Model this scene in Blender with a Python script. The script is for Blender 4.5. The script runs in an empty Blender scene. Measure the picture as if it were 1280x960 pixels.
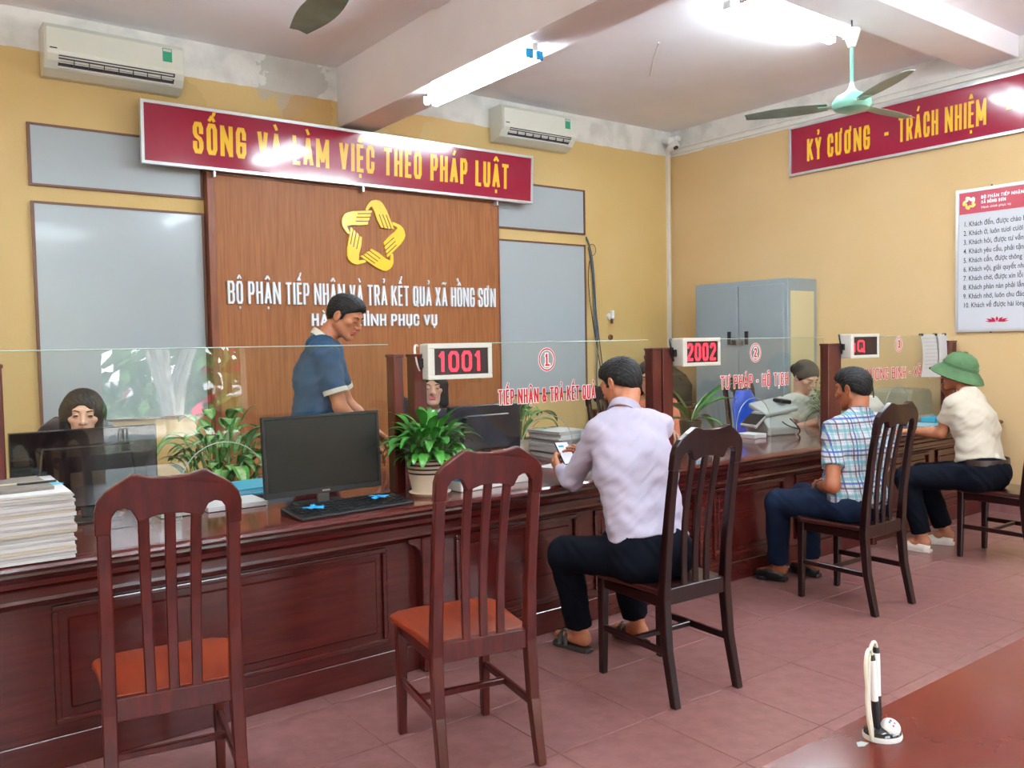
import bpy, bmesh, math, random, unicodedata
import numpy as np
from mathutils import Vector, Matrix
random.seed(7); rng = np.random.default_rng(7)
PI = math.pi; R = math.radians
S = bpy.context.scene
col = S.collection

# ------------------------------------------------------------------ camera
cd = bpy.data.cameras.new('camera'); cam = bpy.data.objects.new('camera', cd); col.objects.link(cam)
F_PX, YAW, PITCH, ROLL = 1070.44, R(36.768), R(-2.6946), R(1.0413)
cd.sensor_fit = 'HORIZONTAL'; cd.sensor_width = 36.0; cd.lens = F_PX / 1280 * 36.0
fw = Vector((math.sin(YAW)*math.cos(PITCH), math.cos(YAW)*math.cos(PITCH), math.sin(PITCH)))
rt = Vector((math.cos(YAW), -math.sin(YAW), 0)); dn = fw.cross(rt)
r2 = rt*math.cos(ROLL) + dn*math.sin(ROLL); d2 = -rt*math.sin(ROLL) + dn*math.cos(ROLL)
M3 = Matrix((r2, -d2, -fw)).transposed()
cam.matrix_world = Matrix.Translation((0, 0, 1.45)) @ M3.to_4x4()
cd.clip_start = 0.05; cd.clip_end = 200
S.camera = cam

# ------------------------------------------------------------------ world, sun, exposure
S.view_settings.view_transform = 'Standard'; S.view_settings.look = 'None'
S.view_settings.gamma = 1.0; S.view_settings.use_curve_mapping = False
S.view_settings.exposure = 0.88
TUBE = 64.0          # emission of every fluorescent tube
SKY = 9.0
w = bpy.data.worlds.new('sky'); S.world = w; w.use_nodes = True
nt = w.node_tree; bg = nt.nodes['Background']
tc = nt.nodes.new('ShaderNodeTexCoord'); sx = nt.nodes.new('ShaderNodeSeparateXYZ'); rp = nt.nodes.new('ShaderNodeValToRGB')
nt.links.new(tc.outputs['Generated'], sx.inputs[0]); nt.links.new(sx.outputs['Z'], rp.inputs[0])
rp.color_ramp.elements[0].position = 0.0; rp.color_ramp.elements[0].color = (0.80, 0.86, 0.90, 1)
rp.color_ramp.elements[1].position = 0.6; rp.color_ramp.elements[1].color = (0.50, 0.66, 0.90, 1)
nt.links.new(rp.outputs[0], bg.inputs['Color']); bg.inputs['Strength'].default_value = SKY
sd = bpy.data.lights.new('sun', 'SUN'); sd.energy = 38.0; sd.angle = R(3); sun = bpy.data.objects.new('sun', sd)
col.objects.link(sun); sun.rotation_euler = (R(-25), R(20), 0)
S.cycles.max_bounces = 8; S.cycles.diffuse_bounces = 5; S.cycles.glossy_bounces = 4
S.cycles.transparent_max_bounces = 16; S.cycles.transmission_bounces = 6
S.cycles.sample_clamp_indirect = 6.0; S.cycles.use_denoising = True
S.cycles.caustics_reflective = False; S.cycles.caustics_refractive = False

# ------------------------------------------------------------------ materials
MATS = {}
def srgb(r, g, b):
    f = lambda c: (c/255/12.92) if c/255 <= .04045 else ((c/255+.055)/1.055)**2.4
    return (f(r), f(g), f(b), 1)
def mat(name, c, rough=.5, metal=0, coat=0, c2=None, nscale=6, stretch=(1,1,1), bump=0, bscale=40, spec=.5, emit=0, ecol=None, detail=4, trans=0, sheen=0):
    if name in MATS: return MATS[name]
    m = bpy.data.materials.new(name); m.use_nodes = True; n = m.node_tree; L = n.links
    b = n.nodes['Principled BSDF']
    b.inputs['Base Color'].default_value = c; b.inputs['Roughness'].default_value = rough
    b.inputs['Metallic'].default_value = metal; b.inputs['Coat Weight'].default_value = coat
    b.inputs['Coat Roughness'].default_value = .08
    b.inputs['Specular IOR Level'].default_value = spec
    b.inputs['Transmission Weight'].default_value = trans
    b.inputs['Sheen Weight'].default_value = sheen
    if emit:
        b.inputs['Emission Color'].default_value = ecol or c; b.inputs['Emission Strength'].default_value = emit
    if c2 is not None or bump:
        t = n.nodes.new('ShaderNodeTexCoord'); mp = n.nodes.new('ShaderNodeMapping'); mp.inputs['Scale'].default_value = stretch
        L.new(t.outputs['Object'], mp.inputs[0])
        if c2 is not None:
            nz = n.nodes.new('ShaderNodeTexNoise'); nz.inputs['Scale'].default_value = nscale; nz.inputs['Detail'].default_value = detail
            nz.inputs['Roughness'].default_value = .6
            L.new(mp.outputs[0], nz.inputs[0])
            r = n.nodes.new('ShaderNodeValToRGB'); r.color_ramp.elements[0].position = .35; r.color_ramp.elements[1].position = .65
            r.color_ramp.elements[0].color = c; r.color_ramp.elements[1].color = c2
            L.new(nz.outputs['Fac'], r.inputs[0]); L.new(r.outputs[0], b.inputs['Base Color'])
        if bump:
            n2 = n.nodes.new('ShaderNodeTexNoise'); n2.inputs['Scale'].default_value = bscale; n2.inputs['Detail'].default_value = 3
            L.new(mp.outputs[0], n2.inputs[0])
            bp = n.nodes.new('ShaderNodeBump'); bp.inputs['Strength'].default_value = bump; bp.inputs['Distance'].default_value = .01
            L.new(n2.outputs['Fac'], bp.inputs['Height']); L.new(bp.outputs[0], b.inputs['Normal'])
    MATS[name] = m; return m

M = {}
M['wood_counter'] = mat('counter mahogany', srgb(66,18,16), .22, coat=.35, c2=srgb(80,25,21), nscale=3, stretch=(1.2,6,14), bump=.04, bscale=30)
M['wood_top'] = mat('countertop mahogany', srgb(84,28,25), .14, coat=.5, c2=srgb(104,40,33), nscale=3, stretch=(1.2,9,1))
M['wood_chair'] = mat('chair red wood', srgb(66,16,11), .28, coat=.18, spec=.4, c2=srgb(86,24,15), nscale=4, stretch=(10,10,1.5))
M['wood_seat'] = mat('chair seat wood', srgb(112,38,18), .28, coat=.25, c2=srgb(134,54,28), nscale=3, stretch=(9,1.5,1))
M['wood_dark'] = mat('dark chair wood', srgb(26,9,9), .28, coat=.12, spec=.35, c2=srgb(38,14,14), nscale=4, stretch=(10,10,1.5))
M['wood_dark_seat'] = mat('dark chair seat wood', srgb(44,16,15), .28, coat=.25, c2=srgb(60,24,21), nscale=3, stretch=(9,1.5,1))
M['panel'] = mat('wood grain panel', srgb(134,80,44), .5, spec=.3, c2=srgb(158,100,60), nscale=4, stretch=(22,22,.8), detail=6)
M['panel_edge'] = mat('panel edge wood', srgb(112,58,38), .4, coat=.1, c2=srgb(136,76,50), nscale=4, stretch=(12,12,1))
M['post'] = mat('post wood', srgb(70,20,18), .3, coat=.2, c2=srgb(88,28,24), nscale=4, stretch=(8,8,1))
M['tabletop'] = mat('red brown tabletop', srgb(88,27,17), .16, spec=.35, c2=srgb(100,36,25), nscale=2.2, stretch=(1.2,2,1), bump=.03, bscale=12)
M['white_paint'] = mat('white plaster', srgb(214,208,206), .8, c2=srgb(200,194,194), nscale=1.2, bump=.08, bscale=60)
M['ceiling'] = mat('ceiling plaster', srgb(244,241,246), .85, c2=srgb(236,232,238), nscale=.9, bump=.06, bscale=60)
M['tile'] = mat('red floor tile', srgb(128,86,84), .30, c2=srgb(146,102,99), nscale=14, coat=.12, detail=8)
M['grout'] = mat('grout', srgb(160,130,122), .8)
M['board'] = mat('whiteboard', srgb(168,178,185), .22, coat=.25)
M['board_frame'] = mat('board frame', srgb(104,66,50), .4)
M['sign_red'] = mat('sign crimson', srgb(150,24,56), .12, coat=.35, c2=srgb(142,20,50), nscale=1)
M['alu'] = mat('aluminium', srgb(210,212,216), .3, metal=.6)
M['sign_yellow'] = mat('sign yellow', srgb(240,190,50), .15, coat=.5)
M['emblem_yellow'] = mat('emblem yellow', srgb(246,200,24), .3, coat=.2)
M['groove'] = mat('emblem groove', srgb(66,44,10), .6)
M['letter_white'] = mat('white acrylic letter', srgb(232,236,244), .25, coat=.3)
M['ac'] = mat('air conditioner plastic', srgb(210,211,200), .28, coat=.15)
M['ac_dark'] = mat('air outlet dark', srgb(60,60,66), .5)
M['green_label'] = mat('green energy label', srgb(40,150,110), .5)
M['white_plastic'] = mat('white plastic', srgb(228,228,226), .35)
M['beige_plastic'] = mat('beige plastic', srgb(206,204,196), .45)
M['black_plastic'] = mat('black plastic', srgb(20,21,24), .35, coat=.1)
M['black_gloss'] = mat('black glossy panel', srgb(12,15,18), .08, coat=.5)
M['screen'] = mat('dark monitor screen', srgb(18,21,22), .25)
M['scanner_grey'] = mat('scanner grey plastic', srgb(158,163,160), .45)
M['navy_gloss'] = mat('navy monitor back', srgb(22,30,44), .25, coat=.2)
M['cabinet'] = mat('grey steel cabinet', srgb(142,152,156), .4, c2=srgb(136,147,151), nscale=1.5)
M['cabinet_side'] = mat('cabinet side', srgb(198,188,150), .4)
M['steel'] = mat('steel', srgb(150,150,150), .3, metal=1)
M['dark_metal'] = mat('dark metal', srgb(50,50,52), .4, metal=.6)
M['paper'] = mat('paper', srgb(196,197,198), .75)
M['paper2'] = mat('grey paper', srgb(172,171,168), .8)
M['paper3'] = mat('cream paper', srgb(186,178,160), .8)
M['cyan'] = mat('cyan folder', srgb(78,176,206), .4)
M['cyan2'] = mat('pale blue folder', srgb(150,196,214), .4)
M['blue'] = mat('blue plastic chair', srgb(20,72,178), .35)
M['blue_cloth'] = mat('blue cloth', srgb(40,150,214), .8)
M['brown_binder'] = mat('grey brown binder cover', srgb(112,104,98), .6, c2=srgb(126,118,110), nscale=30)
M['led_bg'] = mat('led matrix dark', srgb(38,20,24), .4)
M['led'] = mat('red led', (1,.03,.06,1), .5, emit=1.15, ecol=(1,.02,.04,1))
M['sticker_red'] = mat('red vinyl', srgb(196,30,40), .4)
M['sticker_white'] = mat('white vinyl', srgb(240,240,240), .4)
M['poster_red'] = mat('poster red', srgb(172,32,56), .3)
M['poster_white'] = mat('poster white', srgb(200,203,211), .3)
M['poster_ink'] = mat('poster ink', srgb(48,52,66), .5)
M['fan_green'] = mat('fan mint enamel', srgb(130,190,172), .3, coat=.2)
M['fan_blade'] = mat('fan grey blade', srgb(140,168,158), .4, c2=srgb(118,142,136), nscale=5)
M['fan_white'] = mat('fan canopy white', srgb(214,214,206), .4)
M['tube'] = mat('fluorescent tube', (1,1,1,1), .5, emit=TUBE, ecol=(.80,.93,1.0,1))
M['lamp_body'] = mat('lamp housing', srgb(236,236,236), .35)
M['cream_pot'] = mat('cream glazed pot', srgb(220,206,186), .4, coat=.15)
M['pot_black'] = mat('pot black band', srgb(30,24,24), .4)
M['soil'] = mat('soil', srgb(50,36,28), .9)
M['leaf'] = mat('leaf green', srgb(40,108,38), .32, c2=srgb(76,148,58), nscale=9, coat=.1)
M['leaf_dark'] = mat('leaf dark green', srgb(28,86,34), .35, c2=srgb(48,112,46), nscale=9)
M['leaf_pale'] = mat('leaf pale centre', srgb(164,190,140), .4, c2=srgb(96,140,84), nscale=26)
M['leaf_yellow'] = mat('leaf yellow green', srgb(120,150,70), .4)
M['stem'] = mat('stem green', srgb(96,130,70), .5)
M['skin'] = mat('skin tan', srgb(186,124,92), .5, c2=srgb(176,112,82), nscale=12)
M['skin_fair'] = mat('skin fair', srgb(214,168,144), .5, c2=srgb(206,156,132), nscale=12)
M['skin_brown'] = mat('skin brown', srgb(164,98,66), .5, c2=srgb(152,88,58), nscale=12)
M['hair'] = mat('black hair', srgb(9,8,10), .55, c2=srgb(14,13,15), nscale=10, stretch=(9,9,2), bump=.35, bscale=26, spec=.35)
M['hair_brown'] = mat('dark brown hair', srgb(20,16,15), .55, c2=srgb(30,25,22), nscale=10, stretch=(9,9,2), bump=.5, bscale=26)
M['eye'] = mat('dark eye', srgb(24,16,14), .15)
M['eye_white'] = mat('eye white', srgb(220,214,208), .3)
M['lip'] = mat('lips', srgb(178,92,86), .45)
M['lip_pink'] = mat('pink lips', srgb(206,96,104), .4)
M['shirt_lilac'] = mat('pale lilac shirt', srgb(182,176,198), .8, bump=.25, bscale=14)
M['shirt_navy'] = mat('teal blue polo', srgb(22,66,98), .85, c2=srgb(28,74,106), nscale=5, bump=.15, bscale=14)
M['shirt_white'] = mat('white tee', srgb(188,178,161), .85, bump=.25, bscale=12)
M['blouse'] = mat('off white blouse', srgb(186,188,176), .85, c2=srgb(168,172,160), nscale=24, bump=.2, bscale=14)
M['peach'] = mat('terracotta dress', srgb(196,110,82), .8)
M['dark_cloth'] = mat('black jacket', srgb(30,30,36), .85)
M['cream_cloth'] = mat('cream collar', srgb(214,208,192), .8)
M['trouser'] = mat('dark navy trousers', srgb(11,14,24), .9, spec=.12, bump=.2, bscale=10)
M['jeans'] = mat('blue jeans', srgb(17,28,48), .9, spec=.15, c2=srgb(24,38,62), nscale=12, bump=.2, bscale=12)
M['belt'] = mat('brown leather belt', srgb(52,34,30), .4)
M['sandal'] = mat('dark sandal', srgb(48,40,36), .5)
M['white_shoe'] = mat('white rubber shoe', srgb(226,216,204), .45)
M['black_shoe'] = mat('black shoe', srgb(20,20,22), .3)
M['hat_green'] = mat('green helmet cloth', srgb(66,98,62), .8, c2=srgb(76,110,72), nscale=12, bump=.15, bscale=60)
M['hat_dark'] = mat('dark hat rim', srgb(30,40,34), .6)
M['phone_screen'] = mat('lit phone screen', srgb(180,184,196), .2, emit=.35, ecol=srgb(200,204,216))
M['cable'] = mat('grey blue cable', srgb(76,90,104), .5)
M['cable_black'] = mat('black cable', srgb(26,26,26), .5)
M['conduit'] = mat('white conduit', srgb(222,218,212), .4)
M['lotus'] = mat('lotus magenta', srgb(190,24,70), .4)
M['bark'] = mat('bark', srgb(214,208,196), .9, c2=srgb(170,160,146), nscale=8)
M['foliage'] = mat('outdoor foliage', srgb(70,116,52), .6, c2=srgb(110,150,80), nscale=6)
M['flower'] = mat('red blossom', srgb(220,50,80), .6)
M['yard'] = mat('concrete yard', srgb(176,170,160), .8, c2=srgb(150,146,138), nscale=2)
M['far_wall'] = mat('outdoor wall', srgb(220,210,180), .8)

def math_node(n, op, a, b=None, c=None):
    x = n.nodes.new('ShaderNodeMath'); x.operation = op
    for i, v in enumerate((a, b, c)):
        if v is None: continue
        if isinstance(v, (int, float)): x.inputs[i].default_value = v
        else: n.links.new(v, x.inputs[i])
    return x.outputs[0]

def glass_mat():
    m = bpy.data.materials.new('clear glass'); m.use_nodes = True; n = m.node_tree; n.nodes.clear(); L = n.links
    o = n.nodes.new('ShaderNodeOutputMaterial'); mx = n.nodes.new('ShaderNodeMixShader'); lw = n.nodes.new('ShaderNodeLayerWeight'); lw.inputs['Blend'].default_value = .5
    t = n.nodes.new('ShaderNodeBsdfTransparent'); g = n.nodes.new('ShaderNodeBsdfGlossy')
    t.inputs[0].default_value = (.955,.975,.968,1); g.inputs['Roughness'].default_value = 0.0
    fac = math_node(n, 'MULTIPLY_ADD', math_node(n, 'POWER', lw.outputs['Facing'], 5.0), .96, .04)
    L.new(fac, mx.inputs[0]); L.new(t.outputs[0], mx.inputs[1]); L.new(g.outputs[0], mx.inputs[2]); L.new(mx.outputs[0], o.inputs[0])
    return m
M['glass'] = glass_mat()
M['glass_edge'] = mat('glass edge', srgb(170,190,180), .2)

def wall_mat(name, stains=(), tint=((232,196,124),(238,206,144))):
    """yellow limewash below z=3.53, white frieze above, blotches and damp stains"""
    m = bpy.data.materials.new(name); m.use_nodes = True; n = m.node_tree; L = n.links
    b = n.nodes['Principled BSDF']; b.inputs['Roughness'].default_value = .6
    t = n.nodes.new('ShaderNodeTexCoord'); sp = n.nodes.new('ShaderNodeSeparateXYZ'); L.new(t.outputs['Object'], sp.inputs[0])
    nz = n.nodes.new('ShaderNodeTexNoise'); nz.inputs['Scale'].default_value = .9; nz.inputs['Detail'].default_value = 5
    L.new(t.outputs['Object'], nz.inputs[0])
    r = n.nodes.new('ShaderNodeValToRGB'); L.new(nz.outputs['Fac'], r.inputs[0])
    r.color_ramp.elements[0].position = .3; r.color_ramp.elements[1].position = .7
    r.color_ramp.elements[0].color = (*[c*.74 for c in srgb(*tint[0])[:3]],1); r.color_ramp.elements[1].color = (*[c*.74 for c in srgb(*tint[1])[:3]],1)
    cur = r.outputs[0]
    n2 = n.nodes.new('ShaderNodeTexNoise'); n2.inputs['Scale'].default_value = 5; n2.inputs['Detail'].default_value = 6
    L.new(t.outputs['Object'], n2.inputs[0])
    for (cx, cy, cz, rad, colr, amt) in stains:
        vm = n.nodes.new('ShaderNodeVectorMath'); vm.operation = 'DISTANCE'; L.new(t.outputs['Object'], vm.inputs[0]); vm.inputs[1].default_value = (cx, cy, cz)
        d = math_node(n, 'ADD', math_node(n, 'DIVIDE', vm.outputs['Value'], rad), math_node(n, 'MULTIPLY', n2.outputs['Fac'], 1.6))
        f = math_node(n, 'MULTIPLY', math_node(n, 'LESS_THAN', d, 1.62), amt)
        mx = n.nodes.new('ShaderNodeMixRGB'); L.new(f, mx.inputs[0]); L.new(cur, mx.inputs[1]); mx.inputs[2].default_value = colr; cur = mx.outputs[0]
    zz = math_node(n, 'ADD', sp.outputs['Z'], math_node(n, 'MULTIPLY', n2.outputs['Fac'], .03))
    top = math_node(n, 'GREATER_THAN', zz, 3.54)
    wr = n.nodes.new('ShaderNodeValToRGB'); L.new(n2.outputs['Fac'], wr.inputs[0])
    wr.color_ramp.elements[0].position = .36; wr.color_ramp.elements[1].position = .56
    wr.color_ramp.elements[0].color = srgb(200,198,194); wr.color_ramp.elements[1].color = srgb(220,217,212)
    wc = wr.outputs[0]
    for (cx, cy, cz, rad, colr, amt) in stains:
        if cz < 3.55: continue
        vm = n.nodes.new('ShaderNodeVectorMath'); vm.operation = 'DISTANCE'; L.new(t.outputs['Object'], vm.inputs[0]); vm.inputs[1].default_value = (cx, cy, cz)
        d = math_node(n, 'ADD', math_node(n, 'DIVIDE', vm.outputs['Value'], rad), math_node(n, 'MULTIPLY', n2.outputs['Fac'], 1.6))
        f = math_node(n, 'MULTIPLY', math_node(n, 'LESS_THAN', d, 1.62), amt)
        mx = n.nodes.new('ShaderNodeMixRGB'); L.new(f, mx.inputs[0]); L.new(wc, mx.inputs[1]); mx.inputs[2].default_value = colr; wc = mx.outputs[0]
    mx = n.nodes.new('ShaderNodeMixRGB'); L.new(top, mx.inputs[0]); L.new(cur, mx.inputs[1]); L.new(wc, mx.inputs[2])
    L.new(mx.outputs[0], b.inputs['Base Color'])
    bp = n.nodes.new('ShaderNodeBump'); bp.inputs['Strength'].default_value = .12; bp.inputs['Distance'].default_value = .01
    n3 = n.nodes.new('ShaderNodeTexNoise'); n3.inputs['Scale'].default_value = 40; L.new(t.outputs['Object'], n3.inputs[0])
    L.new(n3.outputs['Fac'], bp.inputs['Height']); L.new(bp.outputs[0], b.inputs['Normal'])
    return m
M['wall_back'] = wall_mat('back wall limewash', ((2.85,6.75,3.68,.34,srgb(176,172,166),.6),(3.0,6.75,3.44,.24,srgb(196,154,92),.65),(1.9,6.75,3.36,.24,srgb(190,160,100),.6),(3.9,6.75,3.52,.3,srgb(206,160,92),.6),(4.35,6.75,3.5,.22,srgb(210,170,110),.5)))
M['wall'] = wall_mat('side wall limewash', tint=((234,198,140),(240,206,156)))

def plaid_mat():
    m = bpy.data.materials.new('plaid shirt cloth'); m.use_nodes = True; n = m.node_tree; L = n.links
    b = n.nodes['Principled BSDF']; b.inputs['Roughness'].default_value = .85
    t = n.nodes.new('ShaderNodeTexCoord'); sp = n.nodes.new('ShaderNodeSeparateXYZ'); L.new(t.outputs['Object'], sp.inputs[0])
    cur = None
    base = n.nodes.new('ShaderNodeRGB'); base.outputs[0].default_value = srgb(186,186,194); cur = base.outputs[0]
    xa = math_node(n, 'ADD', sp.outputs['X'], math_node(n, 'MULTIPLY', sp.outputs['Y'], -.65))
    za = math_node(n, 'ADD', sp.outputs['Z'], math_node(n, 'MULTIPLY', sp.outputs['Y'], .03))
    for src in (xa, za):
        for (per, ph, wd, c, a) in ((.085,.0,.20,srgb(60,150,160),.6),(.085,.045,.12,srgb(64,48,58),.8),(.17,.02,.06,srgb(24,74,150),.85),(.0425,.012,.05,srgb(66,60,70),.5)):
            fr = math_node(n, 'FRACT', math_node(n, 'ADD', math_node(n, 'DIVIDE', math_node(n, 'ADD', src, ph), per), 20.0))
            f = math_node(n, 'MULTIPLY', math_node(n, 'LESS_THAN', fr, wd), a)
            mx = n.nodes.new('ShaderNodeMixRGB'); L.new(f, mx.inputs[0]); L.new(cur, mx.inputs[1]); mx.inputs[2].default_value = c; cur = mx.outputs[0]
    L.new(cur, b.inputs['Base Color']); return m
M['plaid'] = plaid_mat()

# ------------------------------------------------------------------ mesh helpers
def thing(name, label, cat, loc=(0,0,0), rz=0, group=None, kind=None, parent=None):
    o = bpy.data.objects.new(name, None); col.objects.link(o); o.empty_display_size = .05
    o.location = loc; o.rotation_euler = (0,0,rz)
    if label: o['label'] = label
    if cat: o['category'] = cat
    if group: o['group'] = group
    if kind: o['kind'] = kind
    o['_l'] = 1; del o['_l']
    return o
def tag(o, label, cat, group=None):
    o['label'] = label; o['category'] = cat
    if group: o['group'] = group
    return o
def copy_tree(o, parent=None):
    c = o.copy(); col.objects.link(c); c.parent = parent
    for ch in list(KIDS.get(o.name, ())): k = copy_tree(ch, c); KIDS.setdefault(c.name, []).append(k)
    return c
KIDS = {}
class MB:
    def __init__(s): s.v = []; s.f = []; s.mi = []; s.m = 0
    def add(s, vs, fs, m=None):
        o = len(s.v); s.v += [tuple(v) for v in vs]; s.f += [tuple(i+o for i in f) for f in fs]; s.mi += [s.m if m is None else m]*len(fs); return s
    def box(s, a, b, m=None, mtx=None):
        x0,y0,z0 = a; x1,y1,z1 = b
        vs = [(x0,y0,z0),(x1,y0,z0),(x1,y1,z0),(x0,y1,z0),(x0,y0,z1),(x1,y0,z1),(x1,y1,z1),(x0,y1,z1)]
        if mtx is not None: vs = [mtx @ Vector(v) for v in vs]
        return s.add(vs, [(0,3,2,1),(4,5,6,7),(0,1,5,4),(1,2,6,5),(2,3,7,6),(3,0,4,7)], m)
    def cbox(s, c, d, m=None, rot=None):
        mt = Matrix.Translation(c)
        if rot is not None: mt = mt @ rot.to_4x4()
        return s.box((-d[0]/2,-d[1]/2,-d[2]/2), (d[0]/2,d[1]/2,d[2]/2), m, mt)
    def bar(s, p0, p1, w, h, w1=None, h1=None, side=None, m=None):
        p0, p1 = Vector(p0), Vector(p1); d = (p1-p0).normalized()
        sd = Vector(side) if side is not None else (d.cross(Vector((0,0,1))) if abs(d.z) < .95 else Vector((1,0,0)))
        sd = (sd - d*sd.dot(d)).normalized(); up = sd.cross(d)
        w1 = w if w1 is None else w1; h1 = h if h1 is None else h1; vs = []
        for p, a, b in ((p0,w,h),(p1,w1,h1)):
            for i, j in ((-1,-1),(1,-1),(1,1),(-1,1)): vs.append(p + sd*i*a/2 + up*j*b/2)
        return s.add(vs, [(0,1,2,3),(7,6,5,4),(0,4,5,1),(1,5,6,2),(2,6,7,3),(3,7,4,0)], m)
    def tube(s, pts, r, n=8, m=None, caps=True):
        pts = [Vector(p) for p in pts]; N = len(pts); rs = r if isinstance(r, (list,tuple)) else [r]*N
        vs = []; prev = None
        for i, p in enumerate(pts):
            d = (pts[min(i+1,N-1)] - pts[max(i-1,0)]).normalized()
            if prev is None: a = d.cross(Vector((0,0,1))) if abs(d.z) < .9 else d.cross(Vector((1,0,0)))
            else: a = prev - d*prev.dot(d)
            a.normalize(); prev = a; b = d.cross(a)
            for k in range(n): t = 2*PI*k/n; vs.append(p + (a*math.cos(t) + b*math.sin(t))*rs[i])
        fs = [(i*n+k, i*n+(k+1)%n, (i+1)*n+(k+1)%n, (i+1)*n+k) for i in range(N-1) for k in range(n)]
        if caps: fs += [tuple(range(n))[::-1], tuple((N-1)*n+k for k in range(n))]
        return s.add(vs, fs, m)
    def lathe(s, prof, n=24, c=(0,0,0), m=None, mtx=None, sx=1, sy=1, mats=None):
        vs = []; c = Vector(c)
        for (r, z) in prof:
            for k in range(n):
                t = 2*PI*k/n; p = Vector((r*math.cos(t)*sx, r*math.sin(t)*sy, z))
                vs.append((mtx @ p if mtx is not None else p) + c)
        for i in range(len(prof)-1):
            fs = [(i*n+k, i*n+(k+1)%n, (i+1)*n+(k+1)%n, (i+1)*n+k) for k in range(n)]
            if i == 0: s._lo = len(s.v); s.add(vs, fs, mats[i] if mats else m)
            else: s.f += [tuple(a+s._lo for a in f) for f in fs]; s.mi += [(mats[i] if mats else (s.m if m is None else m))]*n
        return s
    def prism(s, poly, d0, d1, fr=None, m=None):
        """poly in (u,v), extruded from d0 to d1 along w; fr(u,v,w)->xyz"""
        fr = fr or (lambda u,v,w: (u,w,v)); n = len(poly)
        vs = [fr(u,v,d0) for u,v in poly] + [fr(u,v,d1) for u,v in poly]
        fs = [tuple(range(n)), tuple(range(2*n-1,n-1,-1))] + [(i,i+n,(i+1)%n+n,(i+1)%n) for i in range(n)]
        return s.add(vs, fs, m)
    def build(s, name, mats, parent=None, smooth=False, bevel=0, world=False, segs=1, kind=None, subsurf=0, ang=40):
        me = bpy.data.meshes.new(name)
        vs = s.v
        if world and parent is not None:
            I = (Matrix.Translation(parent.location) @ Matrix.Rotation(parent.rotation_euler.z,4,'Z')).inverted()
            vs = [tuple(I @ Vector(v)) for v in vs]
        me.from_pydata(vs, [], s.f)
        ms = mats if isinstance(mats, (list,tuple)) else [mats]
        for m_ in ms: me.materials.append(M[m_] if isinstance(m_, str) else m_)
        if any(s.mi): me.polygons.foreach_set('material_index', s.mi)
        bm = bmesh.new(); bm.from_mesh(me)
        bmesh.ops.recalc_face_normals(bm, faces=bm.faces); bm.to_mesh(me); bm.free()
        if smooth:
            me.polygons.foreach_set('use_smooth', [True]*len(me.polygons))
            try: me.set_sharp_from_angle(angle=R(ang))
            except Exception: pass
        o = bpy.data.objects.new(name, me); col.objects.link(o)
        if parent is not None: o.parent = parent; KIDS.setdefault(parent.name, []).append(o)
        if bevel:
            b = o.modifiers.new('bevel','BEVEL'); b.width = bevel; b.segments = segs; b.limit_method = 'ANGLE'; b.angle_limit = R(40)
        if subsurf:
            q = o.modifiers.new('sub','SUBSURF'); q.levels = subsurf; q.render_levels = subsurf
        if kind: o['kind'] = kind
        return o
def struct(name, mb, mats, **k):
    o = mb.build(name, mats, **k); o['kind'] = 'structure'; return o
def bez(p0, p1, p2, p3, n=10):
    p0,p1,p2,p3 = map(Vector,(p0,p1,p2,p3)); o = []
    for i in range(n+1):
        t = i/n; o.append(p0*(1-t)**3 + p1*3*t*(1-t)**2 + p2*3*t*t*(1-t) + p3*t**3)
    return o

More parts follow.
